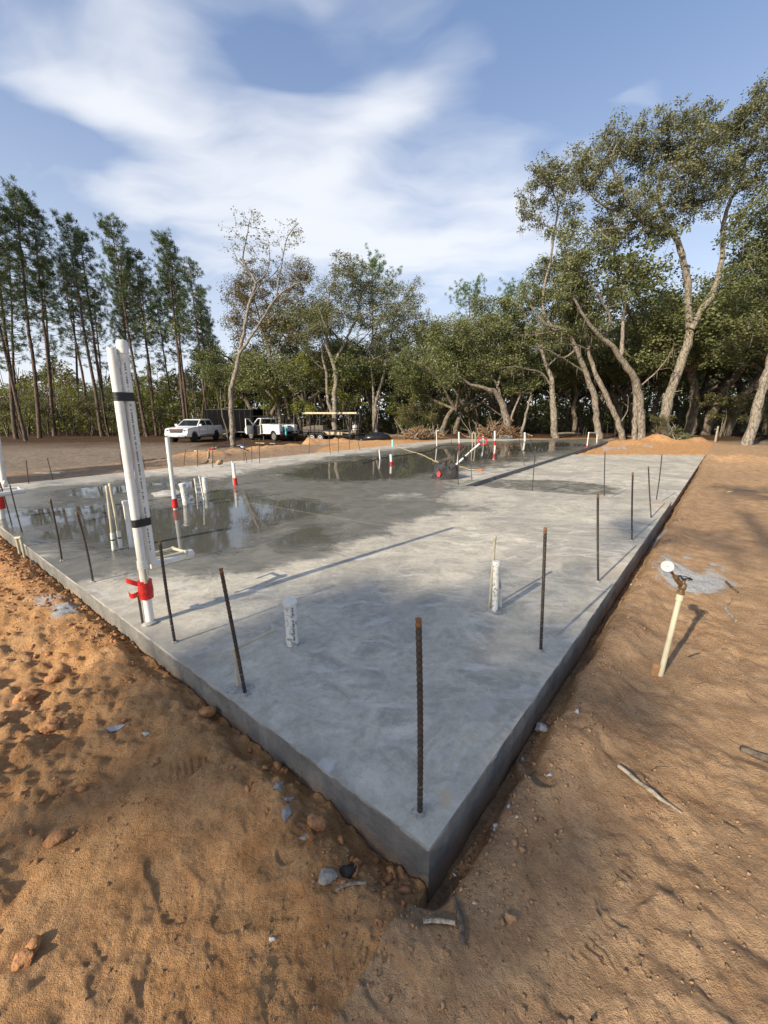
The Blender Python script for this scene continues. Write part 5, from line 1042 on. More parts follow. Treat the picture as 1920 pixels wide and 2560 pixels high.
# --- black covered early-entry saw with pole and red handle
def saw():
    q = lambda x, y: (1060 + x / 8.295, 1080 + y / 8.295)
    B = gp(*q(470, 990)); o = thing('concrete_saw', 'black canvas covered floor saw with white pole and red handle frame', 'saw', B); s = B[1] / 1000 * 1.02; rg = np.random.default_rng(4)
    BAG = plain('black_canvas', (.045, .042, .042), .75, var=.15, scale=9, bmp=.6)
    bm = bmesh.new(); bmesh.ops.create_cube(bm, size=1.); bmesh.ops.subdivide_edges(bm, edges=bm.edges[:], cuts=9, use_grid_fill=True); V = np.array([v.co[:] for v in bm.verts]); F = [[k.index for k in f.verts] for f in bm.faces]; bm.free()
    u, v, w_ = V[:, 0] * 2, V[:, 1] * 2, V[:, 2] + .5; rad = np.sqrt(np.clip(1 - .30 * v * v, .1, 1)); X = u * .31 * np.sqrt(1 - .30 * v * v) * (1 - .12 * w_); Yv = v * .22 * np.sqrt(1 - .3 * u * u); Zv = .34 * w_ * (1 - .22 * u * u * w_) + .06 * np.sin(u * 4 + v * 3) * w_ + .02 * np.sin(u * 11 - v * 7) * w_ - .05 * w_ * np.exp(-((u - .15) / .3) ** 2)
    f = fbm(X * 9 + 3, Yv * 9 + Zv * 7, 5, 4) * .10; m = MB(); m.add(np.column_stack([X + f, Yv + f, Zv + f * .6 * w_]) + B + np.array([0, .22, .0]), F); cv = m.build('canvas_cover', BAG, o, smooth=True)
    for sg in (-1, 1):
        m = MB(); t = np.linspace(0, math.pi, 9); m.tube([B + np.array([-.10 + .16 * math.cos(k), .22 + sg * .13, .26 + .10 * math.sin(k)]) for k in t], .011, 6); m.build('carry_strap', BAG, cv, smooth=True)
    n = np.array([-.45, -.89, 0]); up = np.array([0, 0, 1.]); rt = np.cross(up, n); c = B + np.array([-.19, .0, .13]); m = MB(); pts = [(0, .085), (.05, .02), (.03, -.06), (-.03, -.06), (-.05, .02)]; m.add([c + rt * a + up * b + n * .012 for a, b in pts] + [c + rt * a + up * b for a, b in pts], [(0, 1, 2, 3, 4), (9, 8, 7, 6, 5)] + [(i, 5 + i, 5 + (i + 1) % 5, (i + 1) % 5) for i in range(5)]); m.build('red_emblem', plain('red_badge', (.65, .05, .04), .5), cv)
    P0 = at(*q(640, 700), B[1] + .25); P1 = at(*q(1150, 245), B[1] + .55); m = MB(); m.tube([P0, P1], .024, 12); po = m.build('pole', plain('white_pole', (.78, .77, .72), .4), o, smooth=True)
    mid = P0 + (P1 - P0) * .37; m = MB(); d = (P1 - P0) / np.linalg.norm(P1 - P0); m.tube([mid - d * .03, mid + d * .03], .034, 12); m.box(mid + np.array([.03, -.02, -.05]), (.05, .03, .06)); m.build('clamp', BLK, po, smooth=True)
    nn = np.array([0, -1., 0]) - d * (np.array([0, -1., 0]) @ d); nn /= np.linalg.norm(nn); marks(po, P0 + d * .42 * np.linalg.norm(P1 - P0) + nn * .0245, P0 + d * .82 * np.linalg.norm(P1 - P0) + nn * .0245, nn, 3, .022)
    H = P1 + d * .10; ang = np.array([25, 80, 140, 205, 265, 325]) * math.pi / 180; ring = [H + .115 * (math.cos(a) * np.array([1., 0, 0]) + .85 * math.sin(a) * np.array([0, 0, 1.])) for a in ang]; m = MB()
    for i in range(6): m.tube([ring[i], ring[(i + 1) % 6]], .019, 8)
    m.build('handle_frame', plain('red_plastic', (.55, .05, .035), .45), o, smooth=True)
    C1 = at(*q(1345, 350), B[1] + .5); C2 = at(*q(1265, 650), B[1] + .4); m = MB(); P, R = crom([H + [.08, 0, -.08], C1 + [0, 0, .04], C1 + [.0, 0, -.1], (C1 + C2) / 2 + [.02, 0, 0], C2], [.007] * 5, .05); m.tube(P, .007, 6); cd = m.build('power_lead', BLK, o, smooth=True); m = MB(); m.tube([C1 - [0, 0, .0], C1 - [0, 0, .12]], .022, 10); m.build('plug', BLK, cd, smooth=True)
saw()
def cord(name, label, pts, r, mat, z=.008, jit=.012, cat='cord', seed=1):
    rg = np.random.default_rng(seed); P = np.array([gp(*p, 0.) for p in pts]); P, R = crom(P, [r] * len(P), .08); n = len(P); w_ = np.cumsum(rg.normal(size=(n, 2)), 0); w_ -= np.linspace(0, 1, n)[:, None] * w_[-1]; P[:, :2] += w_ * jit * .3; P[:, 2] = z
    m = MB(); m.tube(P, r, 6); return solo(m, name, mat, label, cat, P[0], smooth=True)
YEL = plain('tan_cord', (.50, .40, .22), .7)
cord('extension_cord', 'tan extension cord snaking from the far edge to the covered saw', [(984, 1114), (1000, 1120), (1018, 1127), (1045, 1135), (1075, 1148), (1097, 1158), (1110, 1162)], .012, YEL, jit=.05)
o = cord('extension_cord', 'short tan cord with orange plug right of the covered saw', [(1147, 1167), (1160, 1169), (1172, 1174), (1185, 1175), (1196, 1177)], .010, YEL, jit=.02, seed=3); m = MB(); p = gp(1199, 1178); m.box(p + np.array([0, 0, .028]), (.11, .06, .05)); m.tube([p + np.array([.05, 0, .03]), p + np.array([.10, .01, .025])], .02, 8); m.build('plug', plain('orange_plug', (.75, .20, .05), .5), o, bevel=.01)
cord('hose', 'thin black hose lying across the far wet floor', [(905, 1160), (960, 1145), (1030, 1135), (1078, 1127), (1090, 1119), (1110, 1114), (1160, 1113)], .016, BLK, jit=.02, seed=5, cat='hose')
cord('string_line', 'pale chalk string stretched over the wet floor towards the centre', [(562, 1249), (700, 1270), (860, 1298), (1050, 1327)], .0011, plain('string', (.36, .33, .26), .8), .004, 0., 'string')
cord('string_line', 'second pale string line at left, ending near the pipe bundle', [(378, 1287), (470, 1265), (560, 1249)], .0011, plain('string', (.36, .33, .26), .8), .004, 0., 'string')

# ================================================================== PRESSURE GAUGE RISER outside the right edge
def gauge():
    B = on_ground(1651, 1688); Y = B[1]; o = thing('test_riser', 'cream pipe riser with pressure gauge and valve in the right hand soil', 'pipe', B); T = at(1700, 1490, Y + .03); d = (T - B) / np.linalg.norm(T - B); m = MB(); m.tube([B - d * .1, T], .0155, 16); m.build('pipe', CPVC, o, smooth=True); m = MB(); m.tube([T - d * .03, T - d * .027, T + d * .01, T + d * .012], [.016, .0205, .0205, .018], 16); m.build('coupling', CPVC, o, smooth=True)
    BR = plain('old_brass', (.30, .20, .11), .42, .75, var=.15, scale=40); DK = plain('black_iron', (.02, .02, .022), .4, .3)
    m = MB(); m.tube([T + d * .01, T + d * .013, T + d * .03, T + d * .033], [.019, .023, .023, .019], 6); m.tube([T + d * .03, T + d * .045], .014, 14); m.tube([T + d * .042, T + d * .05, T + d * .075, T + d * .085], [.016, .022, .022, .014], 14); m.tube([T + d * .08, T + d * .115], .010, 12); v = m.build('valve_body', BR, o, smooth=True)
    W = T + d * .118; a, b_ = np.cross(d, [0, 1., 0]), None; a /= np.linalg.norm(a); b_ = np.cross(d, a); m = MB(); t = np.linspace(0, 2 * math.pi, 49); rr = .034 + .004 * np.cos(8 * t); P = np.array([W + r_ * (math.cos(k) * a + math.sin(k) * b_) for r_, k in zip(rr, t)]); m.tube(P, .0048, 8)
    for k in range(4): m.tube([W - d * .002, W + .033 * (math.cos(k * 1.57) * a + math.sin(k * 1.57) * b_)], .0042, 6)
    wl = m.build('handwheel', DK, v, smooth=True); m = MB(); m.tube([W - d * .006, W + d * .005, W + d * .008], [.014, .014, .008], 14); m.build('hub', plain('plated_hub', (.55, .55, .55), .35, .8), wl, smooth=True)
    S = T + d * .06; G = at(1669, 1416, Y - .02); m = MB(); e = (G - S) / np.linalg.norm(G - S); L = np.linalg.norm(G - S); m.tube([S, S + e * L * .25], .013, 12); m.tube([S + e * L * .22, S + e * L * .5], .017, 6); m.tube([S + e * L * .45, S + e * L * .8], .008, 10); m.build('gauge_stem', BR, o, smooth=True)
    n = np.array([.0, CAMH * 0, 0]); n = (np.array([0, 0, CAMH]) - G); n[2] *= 1.15; n /= np.linalg.norm(n); ax = np.cross([0, 0, 1.], n); ax /= np.linalg.norm(ax); up = np.cross(n, ax); R_ = np.stack([ax, up, n], 1); m = MB(); m.lathe([(.030, -.024), (.034, -.02), (.0345, .004), (.0345, .008), (.031, .009), (.0305, .004)], G, 32, R_); gb = m.build('gauge_case', plain('steel_case', (.42, .40, .37), .32, .85), o, smooth=True)
    m = MB(); m.lathe([(.0303, .003), (.0303, .0045)], G, 32, R_); fc = m.build('dial', plain('white_dial', (.36, .36, .35), .5, var=.03), gb)
    m = MB(); c = G + n * .0052
    for k in range(21):
        t_ = math.radians(225 - k * 13.5); p = c + .0255 * (math.cos(t_) * ax + math.sin(t_) * up); q = c + (.021 if k % 4 == 0 else .0235) * (math.cos(t_) * ax + math.sin(t_) * up); m.bar(p, q, .0010, .0006, n)
    m.bar(c - ax * .024 - up * .001, c + ax * .010, .0016, .0008, n); m.lathe([(.003, 0), (.003, .001)], c, 12, R_); m.build('needle', DK, fc)
    WB = on_ground(1641, 1690); m = MB(); m.box(WB + np.array([-.005, .01, .03]), (.035, .022, .10), Matrix.Rotation(.12, 3, 'Y')); w_ = solo(m, 'wood_stake', plain('stake_wood', (.36, .20, .09), .8, scale=20, bmp=.3), 'short brown wooden stake at the foot of the gauge riser', 'stake', WB, bevel=.002)
gauge()

# ================================================================== VEHICLES
PAINT = plain('white_car_paint', (.80, .80, .80), .22, var=.015, coat=.6); GLASS = plain('dark_glass', (.018, .022, .026), .06, spec=.8); TYRE = plain('tyre_rubber', (.022, .021, .020), .85, scale=30); CHROME = plain('chrome', (.62, .62, .62), .18, 1.); DARKP = plain('black_plastic', (.025, .025, .026), .5); BLKST = plain('black_steel', (.016, .016, .017), .45, .2, bmp=.1); LENS = plain('lamp_lens', (.55, .56, .58), .12); ALLOY = plain('dark_alloy', (.06, .06, .065), .35, .8); WRIM = plain('white_rim', (.80, .80, .78), .4); WOODY = plain('fresh_lumber', (.62, .53, .36), .7, scale=6, bmp=.1); BODYW = plain('service_white', (.78, .775, .74), .35, var=.04)
def wheel(root, x, y, r, w_, rim, style, out):
    s = 1 if out > 0 else -1; R_ = np.array([[1, 0, 0], [0, 0, s], [0, 1, 0]], float)
    m = MB(); m.lathe([(r * .60, -w_ / 2), (r * .93, -w_ / 2), (r, -w_ * .36), (r, w_ * .36), (r * .93, w_ / 2), (r * .62, w_ / 2), (r * .60, w_ * .40)], (x, y, r), 28, R_); ty = m.build('wheel', TYRE, root, smooth=True)
    m = MB()
    if style == 'spoke':
        m.lathe([(r * .60, w_ * .15), (r * .62, w_ * .44), (r * .56, w_ * .46), (r * .54, w_ * .2)], (x, y, r), 24, R_)
        for k in range(6):
            a = k * math.pi / 3; p = np.array([x, y + s * w_ * .40, r]); m.bar(p, p + .57 * r * np.array([math.cos(a), 0, math.sin(a)]), .06, .05, (0, 1, 0))
    else: m.lathe([(r * .61, w_ * .2), (r * .62, w_ * .45), (r * .50, w_ * .46), (r * .46, w_ * .26), (r * .28, w_ * .30), (r * .22, w_ * .48), (r * .10, w_ * .52)], (x, y, r), 24, R_)
    m.build('rim', rim, ty, smooth=True)
    m = MB(); m.lathe([(r * .13, w_ * .36), (r * .11, w_ * .56)], (x, y, r), 12, R_); m.build('hub', DARKP, ty, smooth=True)
def arches(x0, x1, zb, wh, ra, zc):
    """bottom edge of a body side from x0 (rear) to x1 (front) with wheel arches"""
    P = [(x0, zb)]
    for cx in wh:
        h = math.sqrt(max(ra * ra - (zb - zc) ** 2, .01)); a0 = math.atan2(zb - zc, -h)
        for k in range(9): a = math.pi - (-(math.pi - a0) if a0 > 0 else a0 + math.pi) * 0 ; 
        for t in np.linspace(math.pi, 0, 9): P.append((cx + ra * math.cos(t), max(zb, zc + ra * math.sin(t))))
    P.append((x1, zb)); return P
def yaw_of(h): return math.atan2(h[1], h[0])
def pickup():
    p = on_ground(484, 1104, -.9); h = (-.096, -.995)
    root = thing('pickup_truck', 'white crew cab pickup parked facing the camera at the wood edge', 'truck', (p[0] - .0, p[1] + .6, gz(p[0], p[1] + .6) + .01), yaw_of(h)); ORG[root.name] = np.zeros(3)
    WH = (-1.80, 1.84); bot = arches(-2.93, 2.70, .46, WH, .50, .42)
    prof = bot + [(2.86, .55), (2.88, .80), (2.82, 1.12), (2.60, 1.20), (1.20, 1.30), (-1.50, 1.30), (-2.95, 1.31), (-2.98, 1.0), (-2.93, .60)]
    m = MB(); m.prism(prof, -1.0, 1.0, .95, .95, 1.31); m.build('body', PAINT, root, bevel=.045)
    m = MB(); m.prism([(1.28, 1.27), (.42, 1.84), (.2, 1.88), (-1.05, 1.89), (-1.22, 1.85), (-1.50, 1.27)], -.945, .945, .80, 1.28, 1.88); cab = m.build('cab', PAINT, root, bevel=.05)
    def yw(z): return .945 * (1 + (.80 - 1) * (z - 1.28) / .60)
    m = MB(); z0, z1 = 1.33, 1.79; x = lambda z: 1.28 - (z - 1.27) * .86 / .57
    f = .022; m.add([(x(z0) + f, -yw(z0) * .90, z0), (x(z0) + f, yw(z0) * .90, z0), (x(z1) + f, yw(z1) * .88, z1), (x(z1) + f, -yw(z1) * .88, z1), (x(z0) - .01, -yw(z0) * .90, z0), (x(z0) - .01, yw(z0) * .9, z0), (x(z1) - .01, yw(z1) * .88, z1), (x(z1) - .01, -yw(z1) * .88, z1)], [(0, 1, 2, 3), (0, 4, 5, 1), (1, 5, 6, 2), (2, 6, 7, 3), (3, 7, 4, 0)]); m.build('windscreen', GLASS, cab)
    for s in (-1, 1):
        for (a, b, c, d) in ((.98, .42, -.18, -.18), (-.28, -.28, -1.08, -1.28)):
            m = MB(); zs = (1.36, 1.77); V = [(a if a > .9 else a, s * (yw(zs[0]) + .006), zs[0]), (b, s * (yw(zs[1]) + .006), zs[1]), (c, s * (yw(zs[1]) + .006), zs[1]), (d, s * (yw(zs[0]) + .006), zs[0])]; V += [(q[0], q[1] - s * .03, q[2]) for q in V]; m.add(V, [(0, 1, 2, 3), (0, 4, 5, 1), (1, 5, 6, 2), (2, 6, 7, 3), (3, 7, 4, 0)]); m.build('side_window', GLASS, cab)
        m = MB(); m.box((1.02, s * 1.09, 1.40), (.12, .20, .17)); m.bar((1.02, s * .93, 1.34), (1.02, s * 1.02, 1.36), .06, .05); m.build('mirror', PAINT, root, bevel=.03)
        for xx in (.10, -.98): m = MB(); m.box((xx, s * 1.0, 1.12), (.16, .035, .035)); m.build('door_handle', CHROME, root, bevel=.006)
        for xx in (1.12, -.23, -1.40): m = MB(); m.box((xx, s * .9995, .93), (.012, .012, .62)); m.build('door_gap', DARKP, root)
        m = MB(); m.box((-.1, s * 1.0, .55), (2.4, .05, .07)); m.build('sill_step', DARKP, root, bevel=.01)
        m = MB(); m.box((2.80, s * .76, 1.00), (.12, .34, .19)); hl = m.build('headlight', LENS, root, bevel=.03); m = MB(); m.box((2.835, s * .72, 1.0), (.06, .14, .10)); m.build('lamp_housing', DARKP, hl)
        m = MB(); m.box((2.86, s * .70, .63), (.06, .26, .08)); m.build('fog_lamp', DARKP, root, bevel=.015)
        m = MB(); m.box((-2.95, s * .88, 1.08), (.06, .16, .34)); m.build('tail_light', plain('tail_red', (.35, .01, .01), .2), root, bevel=.02)
    m = MB(); m.box((2.845, 0, .96), (.07, 1.12, .34)); g = m.build('grille', DARKP, root, bevel=.03)
    for z in (.88, .96, 1.04): m = MB(); m.box((2.885, 0, z), (.02, 1.06, .025)); m.build('grille_bar', CHROME, g)
    m = MB(); m.box((2.86, 0, 1.135), (.06, 1.2, .04)); m.build('grille_trim', CHROME, root, bevel=.01)
    m = MB(); m.box((2.88, 0, .70), (.16, 1.94, .20)); m.build('front_bumper', PAINT, root, bevel=.05); m = MB(); m.box((2.90, 0, .52), (.10, 1.5, .14)); m.build('lower_valance', CHROME, root, bevel=.03)
    m = MB(); m.box((-2.98, 0, .62), (.14, 1.9, .20)); m.build('rear_bumper', CHROME, root, bevel=.04)
    m = MB(); m.box((-2.22, 0, 1.30), (1.34, 1.62, .035)); m.build('bed_shade_sheet', DARKP, root)  # dark sheet level with the rails, painted shade of the open bed
    m = MB(); m.box((-.1, 0, .45), (4.6, 1.5, .22)); m.build('chassis', DARKP, root)
    cu = bpy.data.curves.new('badge', 'FONT'); cu.body = 'GMC'; cu.size = .17; cu.extrude = .006; cu.align_x = 'CENTER'; tmp = bpy.data.objects.new('badge', cu); COL.objects.link(tmp); dg = bpy.context.evaluated_depsgraph_get(); me = bpy.data.meshes.new_from_object(tmp.evaluated_get(dg)); bpy.data.objects.remove(tmp)
    me.transform(Matrix.Translation((2.905, 0, .915)) @ Matrix.Rotation(math.pi / 2, 4, 'Z') @ Matrix.Rotation(math.pi / 2, 4, 'X')); me.materials.clear(); link('badge', me, plain('badge_red', (.50, .02, .02), .4), g)
    for xx in WH:
        for s in (-1, 1): wheel(root, xx, s * .86, .41, .27, ALLOY, 'spoke', s)
pickup()
def service_truck():
    p = on_ground(687, 1104, -.9); h = np.array([-.785, .617]); lf = np.array([-h[1], h[0]]); RX = -1.45
    c = p[:2] - h * RX - lf * .88; root = thing('service_truck', 'white service truck with open driver door, tool bins and black ladder rack', 'truck', (c[0], c[1], gz(c[0], c[1]) + .01), yaw_of(h)); ORG[root.name] = np.zeros(3)
    m = MB(); bot = arches(.55, 2.75, .50, (2.0,), .48, .42); m.prism(bot + [(2.95, .6), (2.95, .95), (2.85, 1.15), (1.62, 1.32), (.45, 1.32), (.45, .55)], -.95, .95, .96, .95, 1.32); m.build('cab_body', BODYW, root, bevel=.05)
    m = MB()
    for s in (-1, 1):
        m.bar((1.62, s * .93, 1.30), (.98, s * .78, 1.92), .08, .06); m.bar((.50, s * .93, 1.30), (.48, s * .80, 1.92), .10, .09)
    m.prism([(1.0, 1.90), (.95, 1.96), (.50, 1.97), (.42, 1.90)], -.80, .80); m.box((.46, 0, 1.40), (.05, 1.7, .2)); cab = m.build('cab_frame', BODYW, root, bevel=.02)
    m = MB(); m.add([(1.63, -.84, 1.34), (1.63, .84, 1.34), (1.02, .72, 1.88), (1.02, -.72, 1.88)], [(0, 1, 2, 3)]); m.build('windscreen', GLASS, cab)
    m = MB(); m.box((.455, 0, 1.66), (.02, 1.4, .36)); m.build('rear_window', GLASS, cab)
    m = MB(); m.box((1.0, .952, .92), (.95, .012, .78)); m.build('doorway_shade_plate', DARKP, root); m = MB(); m.box((.75, .2, 1.15), (.5, .9, .5)); m.box((.58, .2, 1.5), (.14, .9, .5)); m.build('seat', plain('seat_grey', (.06, .06, .07), .8), root, bevel=.04)  # dark plate on the solid side paints the shaded inside of the cab
    m = MB(); m.tube([(1.25 + .0, .45 + .16 * math.cos(t), 1.35 + .16 * math.sin(t)) for t in np.linspace(0, 6.283, 20)], .016, 6); m.build('steering_wheel', DARKP, root)
    th = math.radians(68); dx, dy = -math.cos(th), math.sin(th); R_ = np.array([[dx, -dy, 0], [dy, dx, 0], [0, 0, 1]]).T.T; hx, hy = 1.52, .97
    def dpt(u, z, o=0.): return (hx + dx * u - dy * o * -1 * 0 + (-dy) * o, hy + dy * u + dx * o, z)
    def dpanel(poly, o0, o1):
        V = [dpt(u, z, o0) for u, z in poly] + [dpt(u, z, o1) for u, z in poly]; n = len(poly); mm = MB(); mm.add(V, [list(range(n)), list(range(n, 2 * n))[::-1]] + [(i, n + i, n + (i + 1) % n, (i + 1) % n) for i in range(n)]); return mm
    dr = dpanel([(0, .55), (1.08, .55), (1.10, 1.32), (0, 1.30)], -.05, .05).build('door', BODYW, root, bevel=.02); dpanel([(.08, .66), (1.0, .66), (1.0, 1.22), (.08, 1.22)], -.062, -.051).build('door_card', DARKP, dr)
    for a, b in (((0, 1.30), (.52, 1.90)), ((.52, 1.90), (1.06, 1.90)), ((1.06, 1.90), (1.10, 1.30))): mm = MB(); mm.bar(dpt(*a), dpt(*b), .06, .06); mm.build('door_frame', BODYW, dr)
    dpanel([(.10, 1.34), (1.04, 1.34), (1.02, 1.86), (.54, 1.86)], -.006, .006).build('door_window', GLASS, dr); mm = MB(); mm.box(dpt(.2, 1.42, .16), (.1, .2, .24)); mm.build('mirror', BODYW, dr, bevel=.03)
    for s in (-1, 1):
        # tool bins of the service body; the arch sits over the rear wheel
        m = MB(); m.prism(arches(-2.35, .35, .60, (RX,), .47, .45) + [(.35, 1.42), (-2.35, 1.42)], s * .62, s * 1.0); bn = m.build('tool_bin', BODYW, root, bevel=.015)
        for (xa, xb, za, zb) in ((-.90, -.02, .66, 1.36), (-2.0, -.96, 1.0, 1.36), (-2.32, -2.04, .66, 1.36)): m = MB(); m.box(((xa + xb) / 2, s * 1.006, (za + zb) / 2), (xb - xa, .022, zb - za)); dq = m.build('bin_door', BODYW, bn, bevel=.006); m = MB(); m.box((xb - .08, s * 1.022, za + .12), (.07, .02, .09)); m.build('latch', CHROME, dq)
        if s > 0: m = MB(); m.box((.17, 1.004, 1.01), (.28, .02, .76)); m.build('bin_shade_plate', DARKP, bn);  # dark plate paints the shaded hollow of an open bin
        m = MB(); m.box((2.90, s * .72, .98), (.08, .30, .2)); m.build('headlight', LENS, root, bevel=.02); m = MB(); m.box((-2.37, s * .8, .80), (.05, .2, .12)); m.build('tail_light', plain('tail_red', (.35, .01, .01), .2), root)
        for xx in (2.0, RX): wheel(root, xx, s * .84, .40, .25, plain('dusty_rim', (.42, .40, .36), .5), 'steel', s)
    m = MB(); m.box((-1.0, 0, .80), (2.7, 1.26, .08)); m.box((-2.42, 0, .58), (.16, 1.9, .14)); m.build('cargo_bed', DARKP, root); m = MB(); m.box((2.98, 0, .62), (.16, 1.95, .24)); m.build('front_bumper', CHROME, root, bevel=.04); m = MB(); m.box((0, 0, .5), (5.2, .9, .2)); m.build('chassis', DARKP, root)
    m = MB()
    for s in (-1, 1):
        for xx in (.30, -1.0, -2.30): m.tube([(xx, s * .80, 1.42), (xx, s * .80, 2.02), (xx, s * .74, 2.12), (xx, 0, 2.14)], .028, 8)
        m.tube([(2.6, s * .74, 2.12), (.3, s * .76, 2.14), (-2.45, s * .76, 2.14), (-2.75, s * .76, 2.0)], .028, 8); m.tube([(.3, s * .80, 1.85), (-2.3, s * .80, 1.85)], .022, 8)
    for xx in (2.3, 1.3): m.tube([(xx, -.74, 2.13), (xx, .74, 2.13)], .024, 8)
    m.build('ladder_rack', BLKST, root, smooth=True)
    m = MB(); m.tube([(-2.6, .70, .55), (-2.6, .70, 1.95), (-2.75, .72, 2.12)], .035, 8); m.build('rack_post', BLKST, root, smooth=True)
    for nm, lab, x, y, z, sz, mt in (('tool_box', 'grey steel tool box in the back of the service truck', -1.4, 0, .84, (.9, .9, .34), plain('grey_steel', (.30, .31, .32), .4, .5)), ('cooler_box', 'pale blue box in the back of the service truck', -2.05, -.2, .84, (.4, .5, .45), plain('pale_blue', (.40, .55, .62), .5))):
        w = Vector((x, y, z)); w.rotate(root.rotation_euler); w = np.array(w + Vector(root.location)); rz = Matrix.Rotation(root.rotation_euler[2], 3, 'Z'); m = MB(); m.box(w + np.array([0, 0, sz[2] / 2]), sz, rz); m.box(w + np.array([0, 0, sz[2] + .02]), (sz[0] * 1.03, sz[1] * 1.03, .04), rz); solo(m, nm, mt, lab, 'box', w, bevel=.01)
    w = Vector((-2.75, .62, .95)); w.rotate(root.rotation_euler); w = np.array(w + Vector(root.location)); m = MB(); m.lathe([(.07, 0), (.085, .02), (.085, .26), (.075, .28), (.075, .31)], w, 16); m.lathe([(.07, -.42), (.085, -.4), (.085, -.12), (.075, -.1)], w, 16); m.cyl(w - [0, 0, .12], w + [0, 0, .01], .05); solo(m, 'water_cooler', plain('teal_plastic', (.08, .52, .50), .45), 'teal water cooler hanging at the tail of the service truck', 'cooler', w, smooth=True)
    return root
STR = service_truck()
def utility_trailer():
    p = on_ground(794, 1105, -.9); h = np.array([-.90, .44]); h /= np.linalg.norm(h); lf = np.array([-h[1], h[0]]); c = p[:2] - lf * 1.0
    root = thing('utility_trailer', 'black tandem axle utility trailer with mesh gate and timber rack', 'trailer', (c[0], c[1], gz(c[0], c[1]) + .01), yaw_of(h)); ORG[root.name] = np.zeros(3); F, R = 2.0, -3.3
    m = MB()
    for z in (.60, 1.02):
        for s in (-1, 1): m.bar((F, s * .95, z), (R, s * .95, z), .06, .07)
        m.bar((F, -.95, z), (F, .95, z), .06, .07)
    for s in (-1, 1):
        for x in np.linspace(F, R, 6): m.bar((x, s * .95, .60), (x, s * .95, 1.02), .05, .05)
        m.bar((F, s * .7, .55), (F + 1.3, 0, .55), .08, .1)
    m.build('frame', BLKST, root); m = MB(); m.box(((F + R) / 2, 0, .58), (F - R, 1.86, .05)); m.build('deck', plain('grey_deck', (.20, .17, .13), .9), root)
    for s in (-1, 1):
        m = MB(); t = np.linspace(0, 1, 9); P = [(.98, .62), (.80, .86), (.5, .92), (-.5, .92), (-.80, .86), (-.98, .62)]; V = [(x, s * 1.0, z) for x, z in P] + [(x, s * 1.26, z) for x, z in P]; V += [(x, y, z - .015) for x, y, z in V]; m.add(V, [(i, i + 1, 7 + i, 6 + i) for i in range(5)] + [(12 + i, 18 + i, 19 + i, 13 + i) for i in range(5)] + [(6 + i, 7 + i, 19 + i, 18 + i) for i in range(5)]); m.build('mudguard', BLKST, root)
        for x in (.43, -.43): wheel(root, x, s * 1.12, .37, .22, WRIM, 'steel', s)
        for x in (.75, R + .15): m = MB(); m.bar((x, s * .92, .62), (x, s * .92, 2.36), .07, .07); m.build('rack_post', BLKST, root)
    m = MB()
    for z in (.62, 1.95, 1.2): m.bar((R, -.92, z), (R, .92, z), .05, .05)
    for y in np.linspace(-.92, .92, 8): m.bar((R, y, .62), (R, y, 1.95), .035, .035)
    gt = m.build('tail_gate', BLKST, root); m = MB(); m.box((R - .04, .62, 1.62), (.01, .22, .16)); m.build('paper_notice', plain('white_card', (.75, .75, .74), .7), gt)
    m = MB(); m.tube([(F + 1.3, 0, .55), (F + 1.3, 0, .05)], .035, 8); m.build('jack_stand', BLKST, root)
    RM = Matrix.Rotation(root.rotation_euler[2], 3, 'Z')
    def wpt(x, y, z): return np.array(RM @ Vector((x, y, z)) + Vector(root.location))
    rg = np.random.default_rng(8)
    for i in range(3):
        a, b = wpt(1.6 - .1 * i, .86 - i * .13, 2.44), wpt(R - .55 + .08 * i, .86 - i * .13, 2.44); m = MB(); m.bar(a, b, .09, .14); solo(m, 'lumber_plank', WOODY, ('front', 'middle', 'rear')[i] + ' pale timber plank on top of the trailer rack', 'plank', (a + b) / 2, 'planks on the trailer rack', bevel=.006)
    for i in range(4):
        a, b = wpt(-.4, -.5 + i * .28, .66 + .0), wpt(R + .2, -.5 + i * .28, .66); m = MB(); m.bar(a + [0, 0, .12 * (i > 1)], b + [0, 0, .12 * (i > 1)], .26, .10); solo(m, 'lumber_board', WOODY, ('rear', 'second', 'third', 'front')[i] + ' board of the lumber load lying in the trailer', 'board', a, 'boards loaded in the trailer', bevel=.006)
    m = MB(); m.prism([(-.4, .66), (-2.4, .66), (-2.4, 1.0), (-.4, 1.04)], .80, .84); V = np.concatenate(m.V); m.V = [np.array([wpt(*v) for v in V])]; solo(m, 'plywood_sheet', plain('plywood', (.55, .45, .30), .8), 'pale plywood sheet upright along the trailer side', 'board', wpt(-1.4, .82, .66))
    m = MB(); m.prism([(1.9, .66), (-.3, .66), (-.3, 1.42), (1.0, 1.40), (1.9, 1.25)], -.2, .55); V = np.concatenate(m.V); m.V = [np.array([wpt(*v) for v in V])]; solo(m, 'tarp_bundle', plain('brown_tarp', (.13, .105, .08), .85, scale=5, bmp=.4), 'dull brown tarp covered load at the trailer front', 'tarp', wpt(.8, .2, .66), bevel=.08)
    J = wpt(R + .4, -.45, 1.0); m = MB(); m.lathe([(.12, .0), (.23, .02), (.25, .08), (.25, .36), (.22, .42), (.06, .46), (.06, .52)], J, 20); solo(m, 'water_jug', plain('white_plastic', (.78, .78, .76), .45), 'big white plastic jug behind the mesh gate', 'jug', J, smooth=True); m = MB(); m.box(J - [0, 0, .17], (.5, .5, .34), RM); solo(m, 'wooden_crate', plain('crate_wood', (.30, .22, .14), .8), 'small wooden crate under the white jug in the trailer', 'crate', J - [0, 0, .17])
utility_trailer()
